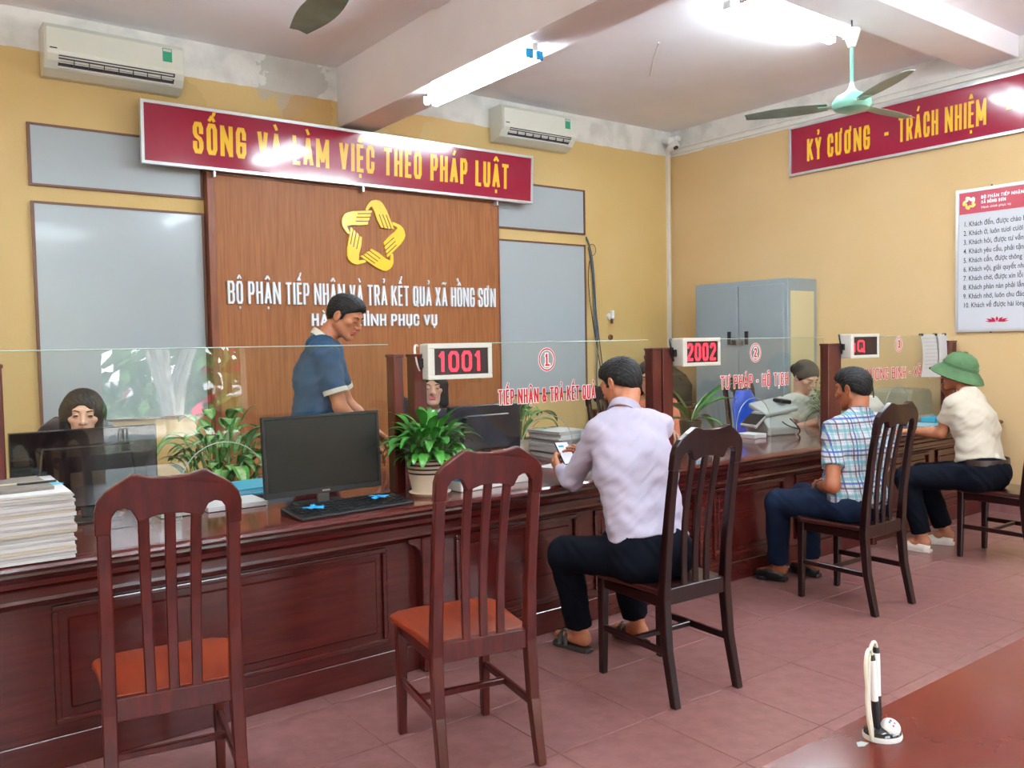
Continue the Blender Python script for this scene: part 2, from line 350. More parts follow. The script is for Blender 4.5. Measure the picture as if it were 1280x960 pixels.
# ------------------------------------------------------------------ stroke lettering
G = {
 'A': (.48,[[(0,0),(.5,1),(1,0)],[(.2,.28),(.8,.28)]]), 'B': (.44,[[(0,0),(0,1),(.75,1),(1,.88),(1,.64),(.78,.53),(0,.53)],[(.78,.53),(1,.42),(1,.12),(.75,0),(0,0)]]),
 'C': (.42,[[(1,.66),(1,.86),(.78,1),(.22,1),(0,.86),(0,.14),(.22,0),(.78,0),(1,.14),(1,.34)]]),
 'D': (.44,[[(0,0),(0,1),(.72,1),(1,.84),(1,.16),(.72,0),(0,0)]]), 'E': (.36,[[(1,1),(0,1),(0,0),(1,0)],[(0,.52),(.85,.52)]]),
 'F': (.36,[[(1,1),(0,1),(0,0)],[(0,.52),(.85,.52)]]), 'G': (.43,[[(1,.68),(1,.86),(.78,1),(.22,1),(0,.86),(0,.14),(.22,0),(.78,0),(1,.14),(1,.45),(.58,.45)]]),
 'H': (.44,[[(0,0),(0,1)],[(1,0),(1,1)],[(0,.52),(1,.52)]]), 'I': (.14,[[(.5,0),(.5,1)]]),
 'K': (.46,[[(0,0),(0,1)],[(1,1),(.05,.42)],[(.36,.6),(1,0)]]), 'L': (.35,[[(0,1),(0,0),(1,0)]]),
 'M': (.62,[[(0,0),(0,1),(.5,.18),(1,1),(1,0)]]), 'N': (.52,[[(0,0),(0,1),(1,0),(1,1)]]),
 'O': (.43,[[(.5,1),(.22,1),(0,.86),(0,.14),(.22,0),(.78,0),(1,.14),(1,.86),(.78,1),(.5,1)]]),
 'P': (.42,[[(0,0),(0,1),(.76,1),(1,.87),(1,.58),(.76,.45),(0,.45)]]),
 'Q': (.44,[[(.5,1),(.22,1),(0,.86),(0,.14),(.22,0),(.78,0),(1,.14),(1,.86),(.78,1),(.5,1)],[(.55,.22),(1.1,-.08)]]),
 'R': (.44,[[(0,0),(0,1),(.76,1),(1,.87),(1,.62),(.76,.5),(0,.5)],[(.55,.5),(1,0)]]),
 'S': (.42,[[(1,.72),(1,.87),(.78,1),(.22,1),(0,.87),(0,.67),(.2,.56),(.8,.46),(1,.34),(1,.13),(.78,0),(.22,0),(0,.13),(0,.3)]]),
 'T': (.42,[[(0,1),(1,1)],[(.5,1),(.5,0)]]), 'U': (.43,[[(0,1),(0,.14),(.22,0),(.78,0),(1,.14),(1,1)]]),
 'V': (.46,[[(0,1),(.5,0),(1,1)]]), 'X': (.46,[[(0,0),(1,1)],[(0,1),(1,0)]]), 'Y': (.46,[[(0,1),(.5,.46),(1,1)],[(.5,.46),(.5,0)]]),
 '0': (.43,[[(.5,1),(.22,1),(0,.84),(0,.16),(.22,0),(.78,0),(1,.16),(1,.84),(.78,1),(.5,1)]]), '1': (.3,[[(0,.8),(.62,1),(.62,0)]]),
 '2': (.42,[[(0,.78),(.04,.9),(.24,1),(.78,1),(1,.86),(1,.64),(0,.1),(0,0),(1,0)]]),
 '3': (.42,[[(0,.82),(.22,1),(.78,1),(1,.86),(1,.64),(.75,.53),(.4,.53)],[(.75,.53),(1,.4),(1,.14),(.78,0),(.22,0),(0,.18)]]),
 '&': (.5,[[(1,0),(.16,.76),(.2,.92),(.42,1),(.64,.92),(.66,.76),(.06,.36),(.04,.14),(.26,0),(.6,.02),(.98,.42)]]),
 '-': (.26,[[(.1,.46),(.9,.46)]]), '.': (.12,[[(.5,0),(.5,.02)]]), 'i': (.14,[[(.5,0),(.5,.7)]]),
}
def strokes(ch):
    d = unicodedata.normalize('NFD', ch.replace('Đ','D')); w_, ls = G[d[0]]
    out = [list(l) for l in ls]; thin = []
    up = 1.0; marks = d[1:]
    circ = '\u0302' in marks
    for c in marks:
        if c == '\u0302': thin.append([(.12,1.17),(.5,1.34),(.88,1.17)])
        if c == '\u0303': thin.append([(.05,1.2),(.3,1.3),(.68,1.2),(.95,1.3)])
        o = (.2 if circ else 0); ox = .35 if circ else 0
        if c == '\u0301': thin.append([(.42+ox,1.18+o),(.7+ox,1.36+o)])
        if c == '\u0300': thin.append([(.58-ox,1.18+o),(.3-ox,1.36+o)])
        if c == '\u0309': thin.append([(.35+ox,1.36+o),(.6+ox,1.38+o),(.62+ox,1.28+o),(.45+ox,1.18+o)])
        if c == '\u0323': thin.append([(.5,-.26),(.5,-.2)])
        if c == '\u031b': thin.append([(1.0,.92),(1.25,1.0),(1.28,1.18)])
    return w_, out, thin
RC = [0]
def ribbon(mb, pts, h, fr, d0, d1, closed=False, m=None):
    P = [Vector((p[0],p[1])) for p in pts]
    if (P[0]-P[-1]).length < 1e-6: closed = True; P = P[:-1]
    n = len(P); Ls = []; Rs = []
    if not closed:
        for i in range(1, n-1):
            if (P[i]-P[i-1]).normalized().dot((P[i+1]-P[i]).normalized()) < .1:
                ribbon(mb, P[:i+1], h, fr, d0, d1, m=m); ribbon(mb, P[i:], h, fr, d0, d1, m=m); return
    for i in range(n):
        if closed: a = (P[i]-P[i-1]).normalized(); b = (P[(i+1)%n]-P[i]).normalized()
        else: a = (P[i]-P[i-1]).normalized() if i else None; b = (P[i+1]-P[i]).normalized() if i < n-1 else None
        p = P[i].copy()
        if a is None: a = b; p = p - b*h*(.9 if min(abs(b.x),abs(b.y)) < .05 else .35)
        elif b is None: b = a; p = p + a*h*(.9 if min(abs(a.x),abs(a.y)) < .05 else .35)
        na = Vector((-a.y,a.x)); nb = Vector((-b.y,b.x)); k = na+nb
        k = k.normalized()/max(.45, k.normalized().dot(na)) if k.length > 1e-4 else na
        Ls.append(p+k*h); Rs.append(p-k*h)
    RC[0] = (RC[0]+1)%8; d1 = d1+.00006*RC[0]      # overlapping strokes lie at slightly different heights
    vs = []
    for l, r in zip(Ls, Rs): vs += [fr(l.x,l.y,d0), fr(r.x,r.y,d0), fr(l.x,l.y,d1), fr(r.x,r.y,d1)]
    fs = []; rng_ = range(n if closed else n-1)
    for i in rng_:
        a = 4*i; b = 4*((i+1)%n)
        fs += [(a+2,a+3,b+3,b+2),(a,b,b+1,a+1),(a,a+2,b+2,b),(a+1,b+1,b+3,a+3)]
    if not closed: fs += [(0,1,3,2),(4*n-4,4*n-2,4*n-1,4*n-3)]
    mb.add(vs, fs, m)
def text(s, height, width, fr, d0, d1, hs=.065, gap=.10, space=.26, grow=0, cl=.086):
    """list of (char, MB); fr maps (u,v,w) in metres; baseline v=0, starts at u=0, ends at u=width; grow thickens for outlines"""
    adv = []; x = 0
    for ch in s:
        if ch == ' ': adv.append(x); x += space; continue
        adv.append(x); x += strokes(ch)[0] + gap + (.07 if '\u031b' in unicodedata.normalize('NFD',ch) else 0)
    tot = x - gap; k = width/(tot*height); out = []; hs = min(hs, cl*k)
    for ch, x0 in zip(s, adv):
        if ch == ' ': continue
        w_, a, b = strokes(ch); mb = MB(); wk = w_*k
        for ls, hh in ((a, hs), (b, hs*.72)):
            for l in ls:
                pts = [((x0*k + hs + u*max(1e-4, wk-2*hs))*height, (hs + v*(1-2*hs))*height) for u, v in l]
                ribbon(mb, pts, (hh+grow)*height, fr, d0, d1)
        out.append((ch, mb))
    return out
def join(lst):
    o = MB()
    for _, m_ in lst: o.add(m_.v, m_.f)
    return o
def font_text(s, size, fr, width=None, bold=0.0, name='printed_text'):
    c = bpy.data.curves.new('t','FONT'); c.body = s; c.size = size; c.offset = bold; c.resolution_u = 3
    o = bpy.data.objects.new('t', c); col.objects.link(o); bpy.context.view_layer.update()
    dg = bpy.context.evaluated_depsgraph_get(); me = bpy.data.meshes.new_from_object(o.evaluated_get(dg))
    vs = [v.co.copy() for v in me.vertices]; fs = [tuple(p.vertices) for p in me.polygons]
    mx = max([v.x for v in vs] or [1]); k = (width/mx) if width else 1
    bpy.data.objects.remove(o); bpy.data.curves.remove(c); bpy.data.meshes.remove(me)
    mb = MB(); mb.add([fr(v.x*k, v.y, 0) for v in vs], fs); mb.maxx = mx*k; return mb
# ================================================================== the room
XL, XR, YF, YB, ZC = -1.4, 7.35, -3.0, 6.75, 3.80
fl = thing('floor', None, None, (0,0,0), kind='structure')
MB().box((XL,YF,-.10),(XR,YB,-.004)).build('grout_bed','grout',fl)
tm = MB().box((.0015,.0015,-.02),(.4485,.4485,0)).build('tile','tile',fl, bevel=.0012)
first = True; field = MB()
TX0, TY0 = 3.24-.45*11, 1.84-.45*11
for i in range(0, 22):
    for j in range(0, 24):
        x, y = TX0+.45*i, TY0+.45*j
        if x > XR or y > YB: continue
        dz = -random.random()*.0008
        if -0.5 < y < 3.4 and x > -.2 and x+.45 <= XR+.44:
            xw = min(.45, XR-x)
            o = tm if first else tm.copy()
            if not first: col.objects.link(o)
            first = False
            o.location = (x,y,dz); o.scale = (xw/.45,1,1)
        else:
            x0, y0, x1, y1 = max(x,XL)+.0015, max(y,YF)+.0015, min(x+.45,XR)-.0015, min(y+.45,YB)-.0015
            if x1-x0 > .01 and y1-y0 > .01: field.box((x0,y0,-.02),(x1,y1,dz))
field.build('tile_field','tile',fl,kind='stuff')

struct('wall_back', MB().box((XL-.2,YB,0),(XR+.2,YB+.2,ZC+.2)), 'wall_back')
struct('wall_right', MB().box((XR,YF-.2,0),(XR+.2,YB,ZC+.2)), 'wall')
struct('wall_left', MB().box((XL-.2,YF-.2,0),(XL,YB,ZC+.2)), 'wall')
# front wall behind the camera: a wide doorway and two window openings let the daylight in
DX0, DX1, DZ = 2.0, 3.6, 2.7
wf = MB()
WA, WB_ = (-1.15,.95), (5.6,7.1)
wf.box((XL,YF-.2,0),(WA[0],YF,ZC+.2)); wf.box((WA[1],YF-.2,0),(DX0,YF,ZC+.2)); wf.box((DX1,YF-.2,0),(WB_[0],YF,ZC+.2)); wf.box((WB_[1],YF-.2,0),(XR,YF,ZC+.2))
for a_, b_ in (WA, WB_): wf.box((a_,YF-.2,0),(b_,YF,.9)); wf.box((a_,YF-.2,2.8),(b_,YF,ZC+.2)); wf.box((DX0,YF-.2,DZ),(DX1,YF,ZC+.2))
struct('wall_front', wf, 'wall')
for k, (a, b) in enumerate((WA, WB_)):
    wn = thing('window_%d' % (k+1), None, None, ((a+b)/2,YF-.1,.9), kind='structure')
    f = MB()
    for x in (a+.03,(a+b)/2,b-.03): f.box((x-.03,YF-.13,.9),(x+.03,YF-.07,2.8))
    for z in (.93,2.77): f.box((a,YF-.13,z-.03),(b,YF-.07,z+.03))
    f.build('window_frame','board_frame',wn,world=True)
    MB().box((a+.06,YF-.103,.96),(b-.06,YF-.097,2.74)).build('window_glass','glass',wn,world=True)

ce = thing('ceiling', None, None, (0,0,ZC), kind='structure')
MB().box((XL-.2,YF-.2,ZC),(XR+.2,YB+.2,ZC+.2)).build('ceiling_slab','ceiling',ce,world=True)
MB().box((3.25,YF,3.30),(3.57,YB,ZC+.01)).build('beam','ceiling',ce,world=True,bevel=.006)
b2 = MB().box((XL,3.08,3.63),(3.25,3.45,ZC+.01)); b2.box((3.57,3.08,3.63),(XR,3.45,ZC+.01)); b2.build('cross_beam','ceiling',ce,world=True,bevel=.006)
MB().box((XL,YF,ZC-.03),(3.26,5.12,ZC+.02)).build('plaster_step','ceiling',ce,world=True)
MB().box((3.238,YF,3.301),(3.26,5.22,ZC-.01)).build('beam_plaster','ceiling',ce,world=True)

for nm, a, b in (('baseboard_back',(XL,YB-.012,0),(XR,YB,.12)),('baseboard_right',(XR-.012,YF,0),(XR,YB,.12)),('baseboard_left',(XL,YF,0),(XL+.012,YB,.12))):
    struct(nm, MB().box(a,b), 'tile')
# white cable trunking under the frieze and down the corner
struct('trim_1', MB().box((XR-.022,YF,3.545),(XR,YB,3.575)), 'conduit')
t2 = MB().box((7.262,YB-.03,.0),(7.30,YB,3.62)); struct('trim_2', t2, 'conduit')
struct('trim_3', MB().box((XR-.018,YF,3.60),(XR,YB,3.612)), 'conduit')

# outside the doorway: yard, trees in bloom, added hedge (they are mirrored in the glass screens)
struct('trim_4', MB().box((-30,-40,-.25),(40,YF-.2,-.10)), 'yard')
def tree(x, y, h, r, lab, fm, lean=.2):
    t = thing('shade_tree', lab, 'tree', (x,y,-.1))
    tr = MB()
    for k in range(4):
        a = k*PI/2 + x; tr.tube(bez((0,0,0),(lean*math.cos(a)*.3,lean*math.sin(a)*.3,h*.3),(math.cos(a)*lean,math.sin(a)*lean,h*.5),(math.cos(a)*r*.6,math.sin(a)*r*.6,h*.85),6),[.13,.11,.09,.08,.06,.05,.03],7)
    tr.build('trunk','bark',t,smooth=True)
    lv = MB()
    for k in range(900):
        th, ph = random.uniform(0,2*PI), math.acos(random.uniform(-1,1)); q = r*random.uniform(.6,1)
        c = Vector((q*math.sin(ph)*math.cos(th), q*math.sin(ph)*math.sin(th), h*.9+q*.62*math.cos(ph)))
        a = Vector((random.gauss(0,1),random.gauss(0,1),random.gauss(0,1))).normalized()*.17; b = a.orthogonal().normalized()*.09
        lv.add([c-a,c+b,c+a,c-b],[(0,1,2,3)], 1 if random.random() < .18 and fm else 0)
    lv.build('foliage',['foliage','flower'],t,kind='stuff')
hg = thing('sky_cover_hedge','tall green hedge with red blossoms across the yard outside the doorway','hedge',(3.5,-14.6,-.1))  # unseen hedge added to cover the bright sky reflected in the screens
hm = MB(); hm.box((-11,-.5,0),(11,.5,.35)); hm.build('hedge_core','foliage',hg)
hl = MB()
for k in range(2300):
    c = Vector((random.uniform(-11,11),random.uniform(.3,.9),random.uniform(.0,3.0)+.3*math.sin(k))); a = Vector((random.gauss(0,1),random.gauss(0,.4),random.gauss(0,1))).normalized()*.26; b = a.orthogonal().normalized()*.15
    hl.add([c-a,c+b,c+a,c-b],[(0,1,2,3)], 1 if random.random() < .10 else 0)
hl.build('foliage',['foliage','flower'],hg,kind='stuff')
tree(4.0,-7.6,2.6,1.2,'red blossoming tree in the yard outside the doorway',True)
tree(1.5,-10.2,3.4,1.5,'tall pale-trunked green tree in the yard beyond the doorway',False,.6)
tree(4.9,-11.4,2.9,1.2,'leafy tree with red blossoms in front of the hedge',True,.3)
tree(8.2,-9.6,3.4,1.6,'green tree in the yard beyond the right window',False,.5)

# ================================================================== wall boards and sign boards
def board(lab, x0, x1, z0, z1, grp=None):
    t = thing('whiteboard', lab, 'board', ((x0+x1)/2,YB,z0), group=grp); y1 = YB-.002
    MB().box((x0+.012,y1-.014,z0+.012),(x1-.012,y1,z1-.012)).build('board_face','board',t,world=True)
    for nm, a, b in (('frame_strip',(x0,y1-.022,z0),(x0+.02,y1,z1)),('frame_strip',(x1-.02,y1-.022,z0),(x1,y1,z1)),('frame_strip',(x0+.02,y1-.022,z0),(x1-.02,y1,z0+.016)),('frame_strip',(x0+.02,y1-.022,z1-.016),(x1-.02,y1,z1))):
        MB().box(a,b).build(nm,'board_frame',t,world=True)
board('blank pale blue-grey board in a brown frame, upper one left of the wood panel', .92,2.10,2.60,3.03)
board('tall pale blue-grey board in a brown frame, lower one left of the wood panel', .925,2.10,.935,2.495)
board('blank pale blue-grey board in a brown frame, upper one right of the wood panel', 4.87,6.02,2.57,3.03)
board('tall pale blue-grey board in a brown frame, lower one right of the wood panel', 4.87,6.02,.935,2.465)

P = thing('wood_backdrop_panel','large wood-grain feature panel on the back wall with raised emblem and white lettering','panel',(3.48,YB,0))
PY = 6.665
MB().box((2.16,PY,.05),(4.84,YB-.003,2.785)).build('panel_face','panel',P,world=True)
for a, b in (((2.105,PY-.012,.05),(2.16,YB-.003,2.80)),((4.84,PY-.006,.05),(4.858,YB-.003,2.80)),((2.16,PY-.012,2.785),(4.84,YB-.003,2.80))):
    MB().box(a,b).build('edge_strip','panel_edge',P,world=True,bevel=.003)
fr = lambda x0,z0: (lambda u,v,w_: (x0+u, PY-w_, z0+v))
for s_, h, x0, x1, z0 in (('BỘ PHẬN TIẾP NHẬN VÀ TRẢ KẾT QUẢ XÃ HỒNG SƠN',.178,2.235,4.79,1.80),('HÀNH CHÍNH PHỤC VỤ',.105,2.92,4.13,1.625)):
    for ch, mb in text(s_, h, x1-x0, fr(x0,z0), 0.001, .022, hs=.088, gap=.11, space=.24, cl=.072):
        mb.build('letter','letter_white',P,world=True)
# emblem: five cupped hands forming a star
def hand_mesh(rot, cx, cz, sc, y, dep, T, world=True, mats=('emblem_yellow','groove')):
    pts = [(435,210),(450,180),(492,118),(525,95),(565,86),(612,92),(645,118),(690,190),(735,300),(782,414),(766,420),(742,405),(725,417),(702,404),(682,415),(660,404),(620,410),(575,320),(545,222),(512,166),(496,176),(468,214),(452,220)]
    hq = lambda x,y_: ((x-600)*.00080+.062, (260-y_)*.00073+.186)
    uv = [hq(x,y_) for x, y_ in pts]
    c, s_ = math.cos(rot), math.sin(rot)
    f = lambda u,v,w_: (cx+(u*c-v*s_)*sc, y-w_, cz+(u*s_+v*c)*sc)
    mb = MB().prism(uv, 0, dep, f)
    for (xa,ya,xb,yb) in ((600,255,655,408),(642,250,700,404),(684,252,742,404)):
        a = hq(xa,ya); b = hq(xb,yb)
        ribbon(mb,[a,b],.0034,f,dep*.6,dep+.0012,m=1)
    return mb.build('emblem_hand',list(mats),T,world=world)
for k in range(5): hand_mesh(-k*2*PI/5, 3.505, 2.395, 1.0, PY, .02, P)

def sign(lab, fr3, u0, u1, v0, v1, dep, lines, T, frame='alu', face='sign_red'):
    MB().add([fr3(u,v,w_) for w_ in (0,dep) for u,v in ((u0,v0),(u1,v0),(u1,v1),(u0,v1))],[(0,1,2,3),(7,6,5,4),(0,4,5,1),(1,5,6,2),(2,6,7,3),(3,7,4,0)]).build('sign_face',face,T,world=True)
    k = .022
    for a,b,c,d in ((u0-k,u1+k,v0-k,v0),(u0-k,u1+k,v1,v1+k),(u0-k,u0,v0,v1),(u1,u1+k,v0,v1)):
        MB().add([fr3(u,v,w_) for w_ in (0,dep+.008) for u,v in ((a,c),(b,c),(b,d),(a,d))],[(0,1,2,3),(7,6,5,4),(0,4,5,1),(1,5,6,2),(2,6,7,3),(3,7,4,0)]).build('frame_rail',frame,T,world=True)
sg = thing('slogan_sign','crimson slogan sign with yellow lettering above the wood panel','sign',(3.42,6.62,2.8))
tl = math.tan(R(2.5)); f1 = lambda u,v,w_: (u, 6.62-w_-(v-2.82)*tl, v)
sign('', f1, 1.645,5.19,2.825,3.235,.03,None,sg)
join(text('SỐNG VÀ LÀM VIỆC THEO PHÁP LUẬT', .232, 2.93, lambda u,v,w_: f1(1.99+u,2.915+v,.0305+w_), 0, .0015, hs=.088, gap=.13, space=.36)).build('lettering','sign_yellow',sg,world=True)
for x in (2.15,3.4,4.8): MB().box((x-.008,6.60,2.76),(x+.008,6.74,2.81)).build('hanger','alu',sg,world=True)
s2 = thing('slogan_sign','crimson slogan sign with yellow lettering high on the right wall behind the fan','sign',(XR,3.2,3.04))
f2 = lambda u,v,w_: (XR-.003-w_, 5.17-u, v)
sign('', f2, .02,3.6,3.065,3.495,.025,None,s2)
for s_, u0, u1 in (('KỶ CƯƠNG',.20,.85),('-',.985,1.03),('TRÁCH NHIỆM',1.12,1.86),('-',2.01,2.06),('TẬN',2.15,2.42)):
    join(text(s_, .215, u1-u0, lambda u,v,w_,u0=u0: f2(u0+u,3.155+v,.0255+w_), 0, .0015, hs=.085, gap=.13, space=.30)).build('lettering','sign_yellow',s2,world=True)

# rules poster on the right wall
po = thing('rules_poster','white framed poster of ten rules with crimson header on the right wall','poster',(XR,3.1,1.48))
f3 = lambda u,v,w_: (XR-.003-w_, 3.55-u, v)
sign('', f3, .02,.88,1.50,2.635,.012,None,po,face='poster_white')
MB().add([f3(u,v,.0125) for u,v in ((.025,2.455),(.875,2.455),(.875,2.63),(.025,2.63))],[(0,1,2,3)]).build('header_band','poster_red',po,world=True)
rules = ['1. Khách đến, được chào hỏi','2. Khách o^, luôn tươi cười','3. Khách hỏi, được tư vấn','4. Khách yêu cầu, phải tận tâm','5. Khách cần, được thông báo','6. Khách vội, giải quyết nhanh','7. Khách chờ, được xin lỗi','8. Khách phàn nàn phải lắng nghe','9. Khách nhớ, luôn chu đáo','10. Khách về được hài lòng']
rules[1] = '2. Khách ở, luôn tươi cười'
HORN = {'ơ':'o','ờ':'ò','ớ':'ó','ợ':'ọ','ở':'ỏ'}
for i, s_ in enumerate(rules):
    z = 2.352-.0745*i; plain = ''.join(HORN.get(c,c) for c in s_); u0 = .06
    mb = font_text(plain, .058, lambda x,y,w_: f3(u0+x*.74, z+y, .013), bold=.0007)
    for j, c in enumerate(s_):
        if c in HORN:
            pr = font_text(plain[:j+1], .058, lambda x,y,w_: (x,y,0)); e = pr.maxx*.74
            mb.add([f3(u0+e+a,z+b,.013) for a,b in ((-.005,.024),(.001,.026),(.004,.036),(0,.036),(-.003,.030))],[(0,1,2,3,4)])
    mb.build('printed_line','poster_ink',po,world=True)
for s_, z, h in (('BỘ PHẬN TIẾP NHẬN VÀ TRẢ KẾT QUẢ',2.565,.026),('XÃ HỒNG SƠN',2.525,.026)):
    join(text(s_, h, .60 if len(s_) > 15 else .19, lambda u,v,w_,z=z: f3(.20+u,z+v,.0128+w_),0,.0008,hs=.08,gap=.14)).build('printed_heading','letter_white',po,world=True)
font_text('Hành chính phục vụ',.028,lambda x,y,w_: f3(.20+x,2.487+y,.0132)).build('printed_heading','letter_white',po,world=True)
pe = MB()
for k in range(5):
    a = -k*2*PI/5+.3
    for t in (0,):
        c, s_ = math.cos(a), math.sin(a); q = lambda u,v: f3(.105+(u*c-v*s_), 2.545+(u*s_+v*c), .0134)
        pe.add([q(u,v) for u,v in ((-.022,.046),(-.008,.056),(.012,.05),(.036,.012),(.018,.008),(0,.034),(-.014,.036))],[(0,1,2,3,4,5,6)])
pe.build('poster_emblem','sign_yellow',po,world=True)
lo = MB()
for (cx,a,l,wd) in ((0,0,.075,.02),(0,32,.075,.02),(0,-32,.075,.02),(0,58,.088,.017),(0,-58,.088,.017),(0,80,.085,.010),(0,-80,.085,.010)):
    r_ = R(a); d = Vector((math.sin(r_),math.cos(r_)*.62)); n_ = Vector((d.y,-d.x)).normalized()*wd*.6
    b0 = Vector((math.sin(r_)*.012,0)); lo.add([f3(.33+p.x,1.556+p.y,.0134) for p in (b0, b0+d*l*.55+n_, b0+d*l, b0+d*l*.55-n_)],[(0,1,2,3)])
lo.build('lotus_print','lotus',po,world=True)
for z in (2.655,1.485): tag(MB().cbox((XR-.01,3.27,z),(.02,.006,.03)).build('poster_nail','dark_metal'), 'small dark nail holding the %s edge of the rules poster' % ('top' if z > 2 else 'bottom'), 'nail')

# ================================================================== air conditioners
def aircon(x0, z0, lab):
    W, H, D_ = .915, .325, .215
    t = thing('air_conditioner', lab, 'air conditioner', (x0,YB,z0))
    prof = [(0,0.0),(-.07,-.0),(-.15,.035),(-.205,.105),(-D_,.15),(-D_+.004,.29),(-.19,H),(0,H)]
    MB().prism(prof,0,W,lambda u,v,w_:(w_,u-.002,v)).build('body','ac',t,bevel=.006,segs=2)
    MB().prism([(-.196,.075),(-.218,.118),(-.224,.142),(-.224,.29),(-.2,.322),(-.19,.318),(-.205,.15)],.01,W-.01,lambda u,v,w_:(w_,u-.002,v)).build('front_panel','ac',t,bevel=.003)
    MB().prism([(-.135,.030),(-.208,.098),(-.216,.128),(-.20,.128)],.085,W-.07,lambda u,v,w_:(w_,u-.006,v)).build('air_outlet','ac_dark',t)
    for k in range(3):
        z = .048+.027*k; y = -.152-.027*k
        MB().cbox((W/2,y-.012,z),(W-.17,.022,.004),rot=Matrix.Rotation(R(35),3,'X')).build('louver','white_plastic',t)
    for k in range(1,8): MB().cbox((.085+k*(W-.155)/8,-.186,.082),(.004,.05,.05)).build('air_vane','dark_metal',t)
    MB().box((W-.155,-.2275,.19),(W-.09,-.226,.285)).build('energy_label','green_label',t)
    MB().box((W-.150,-.2285,.262),(W-.095,-.2276,.280)).build('label_strip','paper',t)
    MB().box((.03,-.2275,.150),(.075,-.226,.158)).build('maker_mark','dark_metal',t)
    return t
aircon(1.02,3.345,'white wall air conditioner with green label near the ceiling at far left')
aircon(4.83,3.375,'white wall air conditioner with green label, right of the ceiling beam')

# security camera and wall fittings
t = thing('security_camera','small white dome security camera in the upper right corner','camera',(7.2,6.6,3.62))
MB().lathe([(0,.07),(.05,.07),(.055,.02),(.05,0)],20,mtx=Matrix.Rotation(0,4,'X')).build('mount','white_plastic',t,smooth=True)
MB().cbox((.03,.03,.06),(.07,.22,.05)).build('bracket','white_plastic',t,bevel=.01)
hd = MB().lathe([(0,-.07),(.03,-.062),(.045,-.02),(.045,.05),(0,.05)],20,mtx=Matrix.Rotation(R(62),4,'X')@Matrix.Rotation(R(10),4,'Y'),c=(-.01,-.03,-.02)); hd.build('housing','white_plastic',t,smooth=True)
MB().lathe([(0,.001),(.028,0),(.028,-.012),(0,-.012)],20,mtx=Matrix.Rotation(R(-28),4,'X'),c=(-.03,-.085,-.05)).build('lens','black_gloss',t)
# second try at the lens: facing the room
sk = thing('wall_socket','white plug adaptor in a round wall socket right of the boards','socket',(6.36,YB,1.70))
MB().lathe([(.04,0),(.04,.03),(0,.035)],20,mtx=Matrix.Rotation(PI/2,4,'X'),c=(0,-.002,.02)).build('socket_plate','white_plastic',sk,smooth=True)
MB().cbox((0,-.05,.04),(.045,.04,.09)).build('plug','white_plastic',sk,bevel=.008)
MB().cbox((0,-.045,-.03),(.02,.03,.05)).build('plug_tip','board_frame',sk,bevel=.004)
tag(MB().lathe([(.03,0),(.028,.018),(0,.02)],16,mtx=Matrix.Rotation(PI/2,4,'X'),c=(6.37,YB-.001,1.50)).build('wall_disc','board_frame',smooth=True),'small brown round fitting on the back wall below the socket','fitting')
cb = thing('cable_bundle','loose grey and black cables hanging right of the tall board','cable',(6.06,YB,1.0))
for i,(a,b,c,d,m_) in enumerate((((6.03,2.55),(6.14,2.42),(6.10,2.0),(6.15,1.5),'cable'),((6.03,2.53),(6.16,2.36),(6.12,2.0),(6.17,1.45),'cable'),((6.05,2.44),(6.12,2.2),(6.14,1.7),(6.24,1.15),'cable_black'),((6.06,2.3),(6.0,2.0),(6.10,1.7),(6.22,1.05),'cable_black'),((6.15,1.5),(6.18,1.3),(6.10,1.1),(6.16,.9),'cable'))):
    MB().tube(bez(*[(p[0],YB-.02-.004*i,p[1]) for p in (a,b,c,d)],14),.0075 if m_=='cable' else .005,6).build('wire',m_,cb,world=True,smooth=True)
lp = MB().tube([(6.12+.05*math.cos(a),YB-.012,2.42+.06*math.sin(a)) for a in np.linspace(-2,2.6,14)],.003,5); lp.build('wire','cable_black',cb,world=True)
tag(MB().tube([(5.62,5.4,3.795),(5.30,5.05,3.79),(5.05,4.75,3.785)],.008,6).build('ceiling_wire','conduit'),'short white conduit on the ceiling left of the bright lamp','conduit')

# ================================================================== fluorescent lamps
def lamp(lab, c, along, L_=1.22, wide=.09, n=2, hang=0):
    t = thing('fluorescent_lamp', lab, 'lamp', c, 0 if along == 'x' else PI/2, group=None)
    MB().box((-L_/2-.02,-.022,.0),(L_/2+.02,.022,.045)).build('lamp_housing','lamp_body',t,bevel=.006)
    if hang:
        for s_ in (-.4,.4): MB().tube([(s_,0,.04),(s_,0,hang+.045)],.006,8).build('hanging_rod','conduit',t)
    for k in range(n):
        y = (k-(n-1)/2)*wide*.95
        MB().tube([(-L_/2,y,-.032),(L_/2,y,-.032)],.0165,10).build('tube','tube',t,smooth=True)
        for s_ in (-1,1): MB().cbox((s_*(L_/2+.004),y*.9,-.018),(.022,.03+abs(y)*.5,.056)).build('lamp_holder','white_plastic' if not (along=='y' and s_<0) else 'blue_cloth',t,bevel=.004)
lamp('lit twin-tube lamp mounted under the ceiling beam above the crimson sign',(3.37,4.83,3.255),'y')
lamp('lit twin-tube lamp on the ceiling left of the ceiling fan',(5.40,3.80,3.755),'x',wide=.16)
lamp('lit twin-tube lamp under the ceiling beam, nearer the front wall',(3.41,1.3,3.255),'y')
for lab, x, y, zt_ in (('over the chairs at the left',.6,2.3,3.77),('near the right wall and front window',6.0,.8,3.80),('over the left counter end',-.7,3.3,3.77),  # unseen hanging lamps added to brighten the ceiling and room
        ('above the front doorway',2.2,-1.6,3.77),('over the writing table',5.0,1.9,3.80),('by the left front window',.3,-.9,3.77)):
    lamp('lit twin-tube lamp hanging on rods '+lab,(x,y,zt_-.045-.38),'x',wide=.14,hang=.38)

